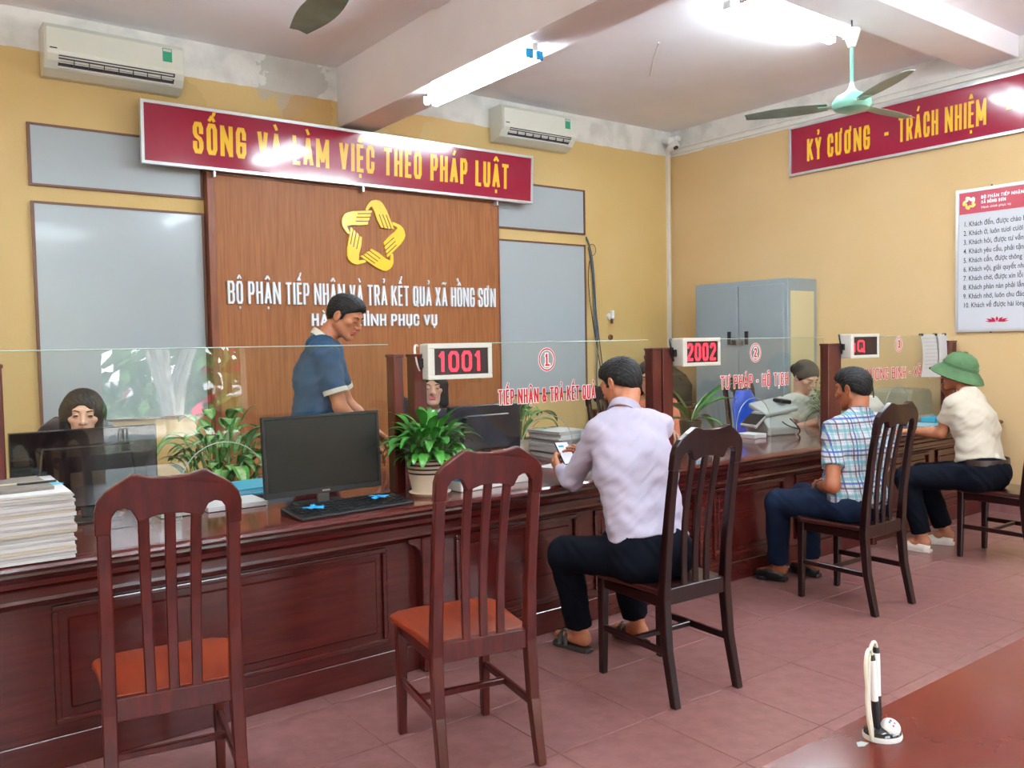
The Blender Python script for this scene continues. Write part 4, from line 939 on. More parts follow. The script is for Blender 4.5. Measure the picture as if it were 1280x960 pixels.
MB().add([(-.03,-.0295,.012),(.05,-.0295,.012),(.05,-.0205,.035),(-.03,-.0205,.035)],[(0,1,2,3)]).build('card_print','cyan',lb)
MB().add([(-.03,-.017,.055),(.02,-.017,.055),(.02,-.011,.075),(-.03,-.011,.075)],[(0,1,2,3)]).build('card_print','green_label',lb)
wc = thing('webcam','round dark webcam on a white ring foot behind the third chair','webcam',(4.06,3.38,CT))
MB().lathe([(.03,0),(.045,.004),(.045,.01),(.03,.012)],24).build('ring_foot','white_plastic',wc,smooth=True)
MB().tube([(0,.03,.008),(0,.03,.06)],.005,8).build('stem','white_plastic',wc)
MB().lathe([(0,-.02),(.03,-.02),(.036,0),(.03,.02),(0,.022)],24,mtx=Matrix.Rotation(R(80),4,'X'),c=(0,.02,.095)).build('camera_head','black_plastic',wc,smooth=True)

# card scanner on counter two
sc2 = thing('card_scanner','pale grey desktop scanner machine behind glass two','scanner',(5.22,3.84,CT),R(-14))
MB().prism([(-.11,0),(.13,0),(.13,.10),(.06,.17),(-.02,.17),(-.12,.06)],-.13,.13,lambda u,v,w_:(w_,u,v)).build('body','scanner_grey',sc2,bevel=.01,segs=2)
MB().cbox((.03,.02,.195),(.30,.20,.035),rot=Matrix.Rotation(R(-8),3,'Y')@Matrix.Rotation(R(22),3,'X')).build('top_tray','scanner_grey',sc2,bevel=.012,segs=2)
MB().cbox((-.17,.0,.10),(.12,.17,.03),rot=Matrix.Rotation(R(-38),3,'Y')).build('side_tray','scanner_grey',sc2,bevel=.008)
MB().cbox((-.17,-.002,.117),(.11,.16,.006),rot=Matrix.Rotation(R(-38),3,'Y')).build('tray_mat','dark_metal',sc2)
MB().cbox((.11,.02,.235),(.10,.10,.03),rot=Matrix.Rotation(R(10),3,'Y')).build('black_cradle','black_plastic',sc2,bevel=.008)
MB().tube(bez((.06,-.12,.12),(.10,-.17,.06),(.16,-.14,.03),(.13,-.12,.0)),.005,6).build('cord','cable_black',sc2,smooth=True)
MB().tube(bez((.0,-.11,.10),(.05,-.15,.04),(.12,-.16,.06),(.17,-.10,.02)),.005,6).build('cord','cable_black',sc2,smooth=True)
tag(MB().cbox((4.93,3.80,CT+.016),(.13,.16,.03)).build('paper_pad','paper',bevel=.002),'short white pad left of the pale grey scanner','pad')

# blue office chair, side desk with printers
bc = thing('office_chair','bright blue plastic office chair behind glass two','chair',(5.78,4.66,0),R(10))
prof = []
n = 12
def shell(h0, h1, w0, w1, yb, th):
    vs = []; 
    for i in range(n+1):
        u = i/n; z = h0+(h1-h0)*u; ww = (w0+(w1-w0)*u)*(1-.55*max(0,u-.72)**2/.0784)
        for j in range(7):
            s_ = -1+2*j/6; vs.append((s_*ww, yb-.05*(1-s_*s_)+.10*u, z))
    m_ = len(vs); vs += [(x,y+th,z) for x,y,z in vs]; fs = []
    for i in range(n):
        for j in range(6):
            a = i*7+j; fs += [(a,a+1,a+8,a+7),(a+m_,a+7+m_,a+8+m_,a+1+m_)]
    ed = [i*7 for i in range(n+1)]+[n*7+j for j in range(1,7)]+[i*7+6 for i in range(n-1,-1,-1)]+[j for j in range(5,0,-1)]
    fs += [(ed[i],ed[i]+m_,ed[(i+1)%len(ed)]+m_,ed[(i+1)%len(ed)]) for i in range(len(ed))]
    return MB().add(vs,fs)
shell(.48,1.03,.24,.20,-.22,.02).build('backrest','blue',bc,smooth=True)
shell(.60,.90,.17,.15,-.245,.012).build('back_cushion','blue',bc,smooth=True)
MB().cbox((0,.03,.455),(.48,.46,.06)).build('seat','blue',bc,bevel=.03,segs=3)
MB().tube([(0,.03,.43),(0,.03,.12)],.025,10).build('column','dark_metal',bc)
for k in range(5):
    a = k*2*PI/5; MB().bar((0,.03,.12),(.27*math.cos(a),.03+.27*math.sin(a),.06),.04,.03).build('foot','black_plastic',bc,bevel=.005)
    MB().lathe([(0,-.015),(.03,-.015),(.03,.015),(0,.015)],12,mtx=Matrix.Rotation(PI/2,4,'X'),c=(.27*math.cos(a),.03+.27*math.sin(a),.03)).build('caster','black_plastic',bc)
sdsk = thing('side_desk','dark side desk against the back wall behind glass two','desk',(6.5,6.35,0))
MB().box((6.0,6.06,.72),(7.2,6.7,.75)).build('desktop','wood_counter',sdsk,world=True,bevel=.004)
for x in (6.03,7.17):
    for y in (6.1,6.65): MB().box((x-.025,y-.025,0),(x+.025,y+.025,.72)).build('leg','wood_counter',sdsk,world=True)
MB().box((6.06,6.6,.3),(7.14,6.62,.72)).build('modesty_board','wood_counter',sdsk,world=True)
def printer(lab, c, w_, d, h, m_, m2, rot=0):
    t = thing('printer', lab, 'printer', c, R(rot))
    MB().prism([(-d/2,0),(d/2,0),(d/2,h*.92),(d*.1,h),(-d*.3,h*.8),(-d/2,h*.55)],-w_/2,w_/2,lambda u,v,w2:(w2,u,v)).build('body',m_,t,bevel=.012,segs=2)
    MB().box((-w_*.36,-d/2-.004,h*.16),(w_*.36,-d/2+.02,h*.30)).build('paper_slot',m2,t)
    MB().cbox((0,-d/2-.05,h*.12),(w_*.66,.14,.01)).build('output_tray',m2,t,bevel=.003)
    MB().cbox((0,d*.28,h+.05),(w_*.7,.012,.16),rot=Matrix.Rotation(R(-18),3,'X')).build('paper_support',m2,t,bevel=.003)
    MB().cbox((w_*.28,-d*.40,h*.70),(w_*.25,.05,.012),rot=Matrix.Rotation(R(45),3,'X')).build('control_strip','dark_metal',t)
    return t
printer('black printer on the side desk, seen right of the display reading 2002',(6.78,6.36,.75),.44,.42,.42,'black_plastic','dark_metal')
printer('dark grey printer on the side desk beyond the blue chair',(6.26,6.36,.75),.40,.40,.22,'screen','black_plastic')
pr3 = thing('fabric_covered_printer','taupe cloth-covered printer behind glass three near the right wall','printer',(7.04,3.88,CT))
MB().prism([(-.2,0),(.2,0),(.17,.22),(.12,.25),(-.14,.25),(-.18,.22)],-.20,.16,lambda u,v,w_:(u,w_,v)).build('cloth_cover',mat('taupe cloth',srgb(142,138,116),.85,c2=srgb(128,124,104),nscale=6),pr3,bevel=.02,segs=2)
MB().box((-.19,-.204,.0),(.19,-.2,.03)).build('cover_hem','paper3',pr3)
pr4 = thing('white_printer','white desktop printer left of the taupe covered one','printer',(6.56,3.98,CT))
MB().prism([(-.15,0),(.15,0),(.15,.15),(.08,.20),(-.08,.20),(-.15,.12)],-.17,.17,lambda u,v,w_:(w_,u,v)).build('body','white_plastic',pr4,bevel=.015,segs=2)
MB().box((-.13,-.156,.03),(.13,-.149,.06)).build('paper_slot','dark_metal',pr4)
MB().cbox((0,.06,.225),(.26,.012,.12),rot=Matrix.Rotation(R(-15),3,'X')).build('paper_support','beige_plastic',pr4)
bk = thing('plastic_basket','small cyan plastic basket on the counter by the man in the hat','basket',(6.72,3.42,CT))
for a,b in (((-.09,-.06,0),(.09,.06,.006)),((-.09,-.06,0),(.09,-.055,.05)),((-.09,.055,0),(.09,.06,.05)),((-.09,-.06,0),(-.085,.06,.05)),((.085,-.06,0),(.09,.06,.05))): MB().box(a,b).build('side','cyan',bk)
stack('folder','folder',lambda i,n:('lower','upper')[i]+' pale blue folder on the counter beside the man in the green hat','folders by the hat man',(6.42,3.40),.30,.22,[.008,.008],['cyan2','cyan2'],.008,rot=8)
tag(MB().tube(bez((6.50,3.80,CT+.20),(6.50,3.80,CT+.30),(6.42,3.78,CT+.36),(6.34,3.76,CT+.33),10),.006,8).build('lamp_neck','cable_black',smooth=True),'thin black bent cable rising above the white printer','cable')

# ================================================================== plants
def leaf_mb(pet, L_, W_, e0, bend, fold=.25, rib=None, n=8, w_in=.3, wavy=0):
    """petiole then blade in the xz plane, starting at the origin"""
    mb = MB(); x = z = 0; a = e0; pts = [(0,0,a)]; ds = pet/4
    for i in range(4): x += math.cos(a)*ds; z += math.sin(a)*ds; a -= bend*.35/4; pts.append((x,z,a))
    if pet > .01: mb.tube([(p[0],0,p[1]) for p in pts],[.0035,.003,.0028,.0026,.0024],5,m=2)
    rows = []; ds = L_/n
    for i in range(n+1):
        t = i/n; wv = W_/2*(math.sin(PI*min(1,t**.8*1.0)))**.75 if 0 < t < 1 else .0015
        sa = a+PI/2
        row = []
        for s_ in (-1,-w_in,w_in,1):
            lift = abs(s_)*wv*fold + wavy*math.sin(t*11+s_*2)*wv
            row.append((x+math.cos(sa)*lift, s_*wv, z+math.sin(sa)*lift))
        rows.append(row); x += math.cos(a)*ds; z += math.sin(a)*ds; a -= bend/n
    vs = [p for r_ in rows for p in r_]; o = len(mb.v); mb.v += vs
    for i in range(n):
        for j in range(3):
            p = o+i*4+j; mb.f.append((p,p+1,p+5,p+4)); mb.mi.append(1 if j == 1 else 0)
    return mb
def plant(name, lab, loc, variants, specs, mats, group=None):
    t = thing(name, lab, 'plant', loc); protos = []
    for i, v in enumerate(variants):
        protos.append(None)
    for (k, az, sc_, off, tilt) in specs:
        if protos[k] is None: o = variants[k].build('leaf',mats,t,smooth=True,ang=80); protos[k] = o
        else: o = protos[k].copy(); col.objects.link(o)
        o.location = off; o.rotation_euler = (0,tilt,az); o.scale = (sc_,)*3
    return t
def ring_specs(nv, n, r, s0, s1, tilt=.25):
    out = []
    for i in range(n):
        a = i*2.399+random.uniform(-.2,.2); q = r*math.sqrt(random.random())
        out.append((i%nv, a, random.uniform(s0,s1), (q*math.cos(a),q*math.sin(a),0), random.uniform(-tilt,tilt)))
    return out
def pot(t, r0, r1, h, m_, z=0, bands=(), saucer=None):
    MB().lathe([(0,z),(r0,z),(r0+(r1-r0)*.6,z+h*.5),(r1,z+h*.94),(r1*1.03,z+h),(r1*.93,z+h),(r1*.9,z+h*.85),(0,z+h*.85)],32).build('pot',m_,t,smooth=True)
    MB().lathe([(r1*.9,z+h*.86),(0,z+h*.87)],24).build('soil','soil',t)
    for (a,b) in bands:
        ra = lambda f: (r0+(r1-r0)*.6*f/.5 if f < .5 else r0+(r1-r0)*(.6+.4*(f-.5)/.44))+.0012
        MB().lathe([(ra(a)-.003,z+h*a),(ra(a)+.001,z+h*a),(ra(b)+.001,z+h*b),(ra(b)-.003,z+h*b)],32).build('black_band','pot_black',t)
    if saucer: MB().lathe([(0,z-.018),(saucer*.85,z-.018),(saucer,z-.002),(saucer*.96,z-.0005),(0,z-.004)],32).build('saucer',m_,t,smooth=True)
# peace lily in the striped pot
v = [leaf_mb(.13,.15,.052,R(80),R(95)),leaf_mb(.16,.14,.056,R(70),R(80)),leaf_mb(.12,.13,.045,R(60),R(100)),leaf_mb(.18,.15,.05,R(85),R(60)),leaf_mb(.10,.13,.050,R(45),R(95))]
sp = ring_specs(5,165,.06,.5,1.0)
pl_ = plant('potted_peace_lily','lush green peace lily in a cream pot with black bands',(2.045,3.385,CT+.0185),v,[(k,a,s_,(o_[0],o_[1],.135),t_) for k,a,s_,o_,t_ in sp],['leaf','leaf','stem'])
pot(pl_,.082,.108,.155,'cream_pot',bands=((.93,.985),(.80,.86),(.68,.73),(.55,.60)),saucer=.098)
# variegated plants
vd = [leaf_mb(.12,.22,.085,R(78),R(95),rib=1,w_in=.5),leaf_mb(.10,.20,.08,R(60),R(85),w_in=.5),leaf_mb(.10,.24,.09,R(40),R(90),w_in=.5),leaf_mb(.08,.18,.07,R(85),R(50),w_in=.5)]
def dumb(lab, loc, ph, n, s0, s1, top, r=.10, potr=.13):
    t = thing('variegated_plant', lab, 'plant', loc)
    pot(t,potr*.75,potr,ph,'cream_pot')
    protos = {}
    for i in range(n):
        a = i*2.399+.4; lev = (i+.5)/n; z = ph*.9+(top-ph)*(.35+.5*lev*random.uniform(.75,1.1)); q = r*random.uniform(.2,1)
        k = i%4
        if k not in protos: o = vd[k].build('leaf',['leaf','leaf_pale','stem'],t,smooth=True,ang=80); protos[k] = o
        else: o = protos[k].copy(); col.objects.link(o)
        o.location = (q*math.cos(a),q*math.sin(a),z); o.rotation_euler = (0,random.uniform(-.3,.3)-.15*lev,a); o.scale = (random.uniform(s0,s1),)*3
    for k in range(6):
        a = k*1.05; MB().tube(bez((.03*math.cos(a),.03*math.sin(a),ph*.85),(.04*math.cos(a),.04*math.sin(a),ph+.1),(r*.6*math.cos(a),r*.6*math.sin(a),top*.7),(r*.9*math.cos(a),r*.9*math.sin(a),ph*.9+(top-ph)*.8),6),.008,6).build('stalk','stem',t,smooth=True)
    return t
dumb('large variegated plant behind the counter left of the standing man',(1.50,4.62,0),.42,110,.55,.9,1.12,.20,.17)
dumb('variegated plant behind the navy monitor at counter one',(3.22,4.24,CT),.10,34,.5,.85,.26,.10,.09)
# broad leaf and feathery plants
vb = [leaf_mb(.02,.36,.075,R(82),R(40),fold=.5),leaf_mb(.02,.38,.08,R(66),R(55),fold=.5),leaf_mb(.02,.34,.07,R(50),R(85),fold=.45)]
pb = plant('broad_leaf_plant','potted plant with few long strap leaves under the display reading 2002',(4.30,3.80,CT),vb,[(0,2.4,1.0,(0,0,.15),0),(0,-.3,1.1,(.01,0,.15),.25),(0,-.9,1.05,(.01,0,.15),.1),(1,PI+.1,1.05,(0,0,.15),.1),(1,PI-.6,1.0,(0,0,.15),.0),(2,PI-.3,1.1,(0,0,.15),.1),(1,-.2,1.1,(0,0,.15),.1),(2,.2,1.0,(0,0,.15),.0),(2,2.2,.8,(0,0,.15),.0),(2,-1.2,.8,(0,0,.15),.0)],['leaf','leaf','stem'])
pot(pb,.055,.075,.165,'black_plastic')
vf = [leaf_mb(.05,.20,.022,R(75),R(80)),leaf_mb(.05,.22,.024,R(55),R(90)),leaf_mb(.04,.18,.03,R(85),R(50))]
pf = plant('feathery_plant','bushy narrow-leaved plant behind glass three beside the man in plaid',(6.10,3.86,CT),vf,[(k,a,s_,(o_[0],o_[1],.10),t_) for k,a,s_,o_,t_ in ring_specs(3,70,.04,.7,1.15,.4)],['leaf_dark','leaf','stem'])
pot(pf,.06,.08,.12,'cream_pot')
vk = [leaf_mb(.06,.07,.035,R(70),R(60)),leaf_mb(.09,.06,.032,R(50),R(70))]
pk = plant('small_leafy_plant','small leafy plant just right of the wide wooden post',(5.74,3.74,CT),vk,[(k,a,s_,(o_[0],o_[1],.10+.16*random.random()),t_) for k,a,s_,o_,t_ in ring_specs(2,46,.05,.7,1.1,.4)],['leaf_dark','leaf','stem'])
pot(pk,.045,.06,.11,'cream_pot')
MB().tube([(0,0,.09),(.01,0,.26)],.006,6).build('stalk','stem',pk)
# ================================================================== people: signed distance bodies, meshed with surface nets
class SDF:
    def __init__(s): s.p = []
    def cap(s, a, b, ra, rb, k=.02, flat=None, op='u'): s.p.append(('c',np.array(a,float),np.array(b,float),ra,rb,k,flat,op)); return s
    def ell(s, c, r, k=.02, rot=None, op='u'): s.p.append(('e',np.array(c,float),np.array(r,float),rot,None,k,None,op)); return s
    def cut(s, p, n): s.p.append(('h',np.array(p,float),np.array(n,float)/np.linalg.norm(n),0,0,0,None,'i')); return s
    def mesh(s, h, wr=None):
        lo, hi = np.full(3,1e9), np.full(3,-1e9)
        for q in s.p:
            if q[0]=='c' and q[7]=='u': r = max(q[3],q[4]); lo = np.minimum(lo,np.minimum(q[1],q[2])-r); hi = np.maximum(hi,np.maximum(q[1],q[2])+r)
            if q[0]=='e' and q[7]=='u': r = q[2].max(); lo = np.minimum(lo,q[1]-r); hi = np.maximum(hi,q[1]+r)
        lo -= .03; hi += .03; N = np.ceil((hi-lo)/h).astype(int)+1
        ax = [lo[i]+h*np.arange(N[i],dtype=np.float32) for i in range(3)]
        D = np.full(N,.06,np.float32)
        for q in s.p:
            k = q[5]
            if q[0]=='h':
                d = ((ax[0]-q[1][0])*q[2][0])[:,None,None]+((ax[1]-q[1][1])*q[2][1])[None,:,None]+((ax[2]-q[1][2])*q[2][2])[None,None,:]
                D = np.maximum(D,d.astype(np.float32)); continue
            if q[0]=='c': r = max(q[3],q[4]); l2 = np.minimum(q[1],q[2])-r-k-.05; h2 = np.maximum(q[1],q[2])+r+k+.05
            else: r = q[2].max(); l2 = q[1]-r-k-.05; h2 = q[1]+r+k+.05
            i0 = np.maximum(0,np.floor((l2-lo)/h).astype(int)); i1 = np.minimum(N,np.ceil((h2-lo)/h).astype(int)+1)
            if (i1<=i0).any(): continue
            X = ax[0][i0[0]:i1[0]][:,None,None]; Y = ax[1][i0[1]:i1[1]][None,:,None]; Z = ax[2][i0[2]:i1[2]][None,None,:]
            if q[0]=='c':
                a, b = q[1], q[2]; ab = b-a; L2 = max(1e-9,ab@ab)
                t = ((X-a[0])*ab[0]+(Y-a[1])*ab[1]+(Z-a[2])*ab[2])/L2; tc = np.clip(t,0,1)
                d = np.sqrt((X-a[0]-ab[0]*tc)**2+(Y-a[1]-ab[1]*tc)**2+(Z-a[2]-ab[2]*tc)**2)-(q[3]+(q[4]-q[3])*tc)
                if q[6]:
                    L = math.sqrt(L2)
                    if 'b' in q[6]: d = np.maximum(d,(t-1)*L)
                    if 'a' in q[6]: d = np.maximum(d,-t*L)
            else:
                P = [X-q[1][0],Y-q[1][1],Z-q[1][2]]
                if q[3] is not None: m = q[3]; P = [m[0][i]*P[0]+m[1][i]*P[1]+m[2][i]*P[2] for i in range(3)]
                k0 = np.sqrt(sum((p/r_)**2 for p, r_ in zip(P,q[2]))); k1 = np.sqrt(sum((p/(r_*r_))**2 for p, r_ in zip(P,q[2])))
                d = k0*(k0-1)/np.maximum(k1,1e-6)
            V = D[i0[0]:i1[0],i0[1]:i1[1],i0[2]:i1[2]]
            if q[7]=='u':
                m = np.maximum(k-np.abs(V-d),0)/max(k,1e-6); V[...] = np.minimum(V,d)-m*m*k*.25
            else:
                m = np.maximum(k-np.abs(V+d),0)/max(k,1e-6); V[...] = np.maximum(V,-d)+m*m*k*.25
        if wr:
            for (A, f, ph) in wr:
                f = np.array(f)
                arg = (ax[0]*f[0])[:,None,None]+(ax[1]*f[1])[None,:,None]+(ax[2]*f[2])[None,None,:]+ph
                arg2 = (ax[0]*f[2]*.4)[:,None,None]-(ax[1]*f[2]*.3)[None,:,None]+(ax[2]*f[0]*.5)[None,None,:]
                D += (A*np.sin(arg+1.6*np.sin(arg2))).astype(np.float32)
        return nets(D, lo, h)
def nets(D, lo, h):
    S_ = D < 0; n = D.shape
    c = np.zeros((n[0]-1,n[1]-1,n[2]-1),int); P = np.zeros(c.shape+(3,),np.float32); W_ = np.zeros(c.shape,np.float32)
    for dx in (0,1):
        for dy in (0,1):
            for dz in (0,1): c += S_[dx:n[0]-1+dx,dy:n[1]-1+dy,dz:n[2]-1+dz]
    act = (c>0)&(c<8); I = np.argwhere(act); idx = -np.ones(c.shape,int); idx[act] = np.arange(len(I))
    acc = np.zeros((len(I),3)); cnt = np.zeros(len(I))
    for a in range(3):
        o1, o2 = [x for x in range(3) if x != a]
        for u in (0,1):
            for v in (0,1):
                p = I.copy(); p[:,o1] += u; p[:,o2] += v; q = p.copy(); q[:,a] += 1
                d0 = D[p[:,0],p[:,1],p[:,2]]; d1 = D[q[:,0],q[:,1],q[:,2]]; m = (d0<0)!=(d1<0)
                t = np.where(m, d0/np.where(m,d0-d1,1), 0)
                pt = p.astype(float); pt[:,a] += t; acc += pt*m[:,None]; cnt += m
    V = lo+h*acc/cnt[:,None]; F = []
    for a in range(3):
        o1, o2 = [x for x in range(3) if x != a]
        s0 = [slice(None)]*3; s1 = [slice(None)]*3; s0[a] = slice(0,n[a]-1); s1[a] = slice(1,n[a])
        E_ = S_[tuple(s0)] != S_[tuple(s1)]; J = np.argwhere(E_)
        J = J[(J[:,o1]>0)&(J[:,o2]>0)&(J[:,o1]<n[o1]-1)&(J[:,o2]<n[o2]-1)]
        ins = S_[J[:,0],J[:,1],J[:,2]]
        q = []
        for (u,v) in ((1,1),(0,1),(0,0),(1,0)):
            p = J.copy(); p[:,o1] -= u; p[:,o2] -= v; q.append(idx[p[:,0],p[:,1],p[:,2]])
        q = np.stack(q,1); fl = ins if a != 1 else ~ins; q[~fl] = q[~fl][:,::-1]; F.append(q)
    return V, np.concatenate(F)
def sdf_obj(name, sdf, h, m, parent, wr=None, smooth=True):
    V, F = sdf.mesh(h, wr); me = bpy.data.meshes.new(name)
    L = parent.location; V = V-np.array([L.x,L.y,L.z])
    me.vertices.add(len(V)); me.vertices.foreach_set('co',V.astype(np.float32).ravel())
    me.loops.add(len(F)*4); me.polygons.add(len(F)); me.loops.foreach_set('vertex_index',F.astype(np.int32).ravel())
    me.polygons.foreach_set('loop_start',np.arange(0,len(F)*4,4,dtype=np.int32)); 
    me.update(calc_edges=True); me.validate()
    me.polygons.foreach_set('use_smooth',[True]*len(me.polygons)); me.materials.append(M[m] if isinstance(m,str) else m)
    o = bpy.data.objects.new(name,me); col.objects.link(o); o.parent = parent; return o
def v3(*a): return np.array(a,float)
def unit(v): return v/np.linalg.norm(v)
def rotm(az, pitch=0, roll=0):
    """columns: right, forward, up for a head looking along azimuth az (deg, from +y towards +x), pitch up"""
    a, p, r_ = R(az), R(pitch), R(roll)
    f = v3(math.sin(a)*math.cos(p), math.cos(a)*math.cos(p), math.sin(p)); r0 = v3(math.cos(a),-math.sin(a),0); u = np.cross(r0,f)
    r1 = r0*math.cos(r_)+u*math.sin(r_); u1 = -r0*math.sin(r_)+u*math.cos(r_)
    return np.array([r1,f,u1]).T
def hand(s, w_, d, nrm, curl, side, k=.006, thumb=.6, sc=1.0):
    """five separate fingers; d = finger direction, nrm = palm normal (fingers curl to it), side=+1 thumb towards cross(d,nrm)"""
    d = unit(d); nrm = unit(nrm-d*(nrm@d)); lat = np.cross(d,nrm)*side
    for i,o in enumerate((.030,.010,-.010,-.028)):
        kn = w_+d*(.088-.004*abs(i-1))*sc+lat*o*sc
        s.cap(w_+d*.012*sc+lat*o*.55*sc, kn, .0145*sc, .0115*sc, .012)
        p = kn; a = curl[i] if isinstance(curl,(list,tuple)) else curl; ang = 0
        for j,l in enumerate((.043,.027,.021)):
            ang += a*(.9,1.0,.7)[j]; dd = d*math.cos(ang)+nrm*math.sin(ang)+lat*(.5-i*.33)*.12; dd = unit(dd)
            q = p+dd*l*(.92,1.05,1.0,.80)[i]*sc; s.cap(p,q,(.0095,.0085,.0078)[j]*sc,(.0085,.0078,.0068)[j]*sc,.003); p = q
    t0 = w_+d*.022*sc+lat*.022*sc; t1 = w_+d*.055*sc+lat*.046*sc+nrm*.014*sc; t2 = t1+unit(d*.8+lat*(.5-thumb*.4)+nrm*thumb*.5)*.034*sc; t3 = t2+unit(d*.9+nrm*thumb*.8)*.027*sc
    s.cap(t0,t1,.016*sc,.0125*sc,.01); s.cap(t1,t2,.0105*sc,.0095*sc,.003); s.cap(t2,t3,.0095*sc,.008*sc,.003)
def head(s, c, Rm, sc=1.0, fem=False):
    L = lambda x,y,z: c+Rm@v3(x,y,z)*sc
    e = lambda p,r_,k=.015,op='u': s.ell(L(*p),v3(*r_)*sc,k,Rm,op)
    e((0,-.012,.030),(.076,.094,.084)); e((0,.022,-.030),(.062,.066,.080),.02)
    for x in (-1,1):
        s.cap(L(x*.052,.0,-.045),L(x*.018,.066,-.090),.022*sc,.018*sc,.02)
        e((x*.043,.056,-.012),(.022,.022,.018),.015)
        s.ell(L(x*.079,-.006,-.004),v3(.009,.019,.033)*sc,.006,Rm@rotm(x*-18,0,0)); s.ell(L(x*.083,-.002,-.002),v3(.005,.011,.02)*sc,.004,Rm@rotm(x*-18,0,0),'s')
    s.cap(L(-.034,.076,.026),L(.034,.076,.026),.013*sc,.013*sc,.012)
    e((0,.068,-.096),(.021,.018,.018),.015)
    for x in (-1,1): s.ell(L(x*.031,.096,.008),v3(.018,.014,.0105)*sc,.010,Rm,'s')
    for x in (-1,1): s.ell(L(x*.031,.078,.008),v3(.0135,.0125,.0115)*sc,.003,Rm)
    s.cap(L(0,.086,.016),L(0,.106,-.024),.007*sc,.0115*sc,.010)
    for x in (-1,1): e((x*.0115,.096,-.027),(.009,.010,.008),.005)
    s.cap(L(-.017,.083,-.053),L(0,.091,-.050),.0055*sc,.0068*sc,.004); s.cap(L(0,.091,-.050),L(.017,.083,-.053),.0068*sc,.0055*sc,.004)
    s.cap(L(-.014,.082,-.063),L(.014,.082,-.063),.0075*sc,.0075*sc,.004)
    s.ell(L(0,.098,-.0575),v3(.022,.009,.0016)*sc,.002,Rm,'s')
def face_bits(T, c, Rm, sc, lip, hair, closed=False):
    L = lambda x,y,z: c+Rm@v3(x,y,z)*sc
    for x in (-1,1):
        q = SDF(); 
        q.ell(L(x*.031,.0885,.0065 if not closed else .002),v3(.0115,.0035,.0042 if not closed else .0018)*sc,.001,Rm); sdf_obj('eye',q,.0016,'eye',T)
        b = SDF(); b.cap(L(x*.017,.0885,.026),L(x*.034,.0885,.031),.0034*sc,.0030*sc,.002); b.cap(L(x*.034,.0885,.031),L(x*.050,.077,.026),.0030*sc,.0022*sc,.002); sdf_obj('eyebrow',b,.002,hair,T)
    u = SDF(); u.cap(L(-.018,.0845,-.053),L(0,.0935,-.0495),.0038*sc,.0055*sc,.004); u.cap(L(0,.0935,-.0495),L(.018,.0845,-.053),.0055*sc,.0038*sc,.004)
    u.cap(L(-.012,.0875,-.0635),L(.012,.0875,-.0635),.0058*sc,.0058*sc,.003); sdf_obj('lips',u,.002,lip,T)
def hair_short(T, c, Rm, sc, m):
    L = lambda x,y,z: c+Rm@v3(x,y,z)*sc
    s = SDF(); s.ell(L(0,-.014,.034),v3(.084,.101,.090)*sc,.01,Rm)
    s.ell(L(0,.018,.072),v3(.068,.078,.054)*sc,.02,Rm); s.ell(L(0,-.042,-.008),v3(.068,.060,.056)*sc,.02,Rm)
    s.cut(L(0,.088,.070),Rm@v3(0,.60,-.80))
    for x in (-1,1): s.cap(L(x*.073,.022,.03),L(x*.075,.020,-.006),.009*sc,.006*sc,.004)
    for x in (-1,1): s.ell(L(x*.084,-.004,-.006),v3(.018,.018,.036)*sc,.004,Rm,'s')
    sdf_obj('hair',s,.0035,m,T,wr=((.0010,(300,120,160),0),(.0008,(120,380,90),1),(.0006,(500,300,200),2)))
def hair_bob(T, c, Rm, sc, m, low=-.13, tail=None):
    L = lambda x,y,z: c+Rm@v3(x,y,z)*sc
    s = SDF(); s.ell(L(0,-.016,.036),v3(.092,.108,.094)*sc,.01,Rm)
    if low is not None:
        for x in (-1,1): s.cap(L(x*.060,.016,.02),L(x*.070,.040,low+.03),.040*sc,.032*sc,.03)
        s.cap(L(0,-.06,.02),L(0,-.07,low+.03),.068*sc,.052*sc,.03)
        s.cut(L(0,0,low),Rm@v3(0,0,-1))
        s.ell(L(.004,.130,-.032),v3(.054,.105,.100)*sc,.006,Rm,'s')
        s.ell(L(.018,.118,.030),v3(.040,.05,.034)*sc,.012,Rm,'s')
    else:
        s.cut(L(0,.085,.064),Rm@v3(0,.80,-.60))
    if tail: s.ell(L(*tail),v3(.036,.036,.042)*sc,.012,Rm)
    sdf_obj('hair',s,.004,m,T,wr=((.0007,(300,90,20),0),))
def ring(name, T, pts_c, ax1, ax2, r1, r2, th, m, n=28, hgt=None, nrm=None):
    """band around an axis: thin wall of height hgt"""
    nrm = unit(np.cross(ax1,ax2)) if nrm is None else nrm; mb = MB(); vs = []
    for k in range(n):
        a = 2*PI*k/n
        for (q, hh) in ((0,0),(th,0),(th*.6,hgt),(0,hgt)):
            vs.append(tuple(pts_c+ax1*math.cos(a)*(r1+q)+ax2*math.sin(a)*(r2+q)+nrm*hh))
    fs = [(k*4+j,k*4+(j+1)%4,((k+1)%n)*4+(j+1)%4,((k+1)%n)*4+j) for k in range(n) for j in range(4)]
    return mb.add(vs,fs).build(name,m,T,world=True,smooth=True,ang=70)
WR = ((.0022,(14,10,58),0),(.0017,(34,26,-84),2),(.0009,(-60,40,150),1))
WRT = ((.0025,(24,30,30),0),(.0014,(60,-50,70),2))
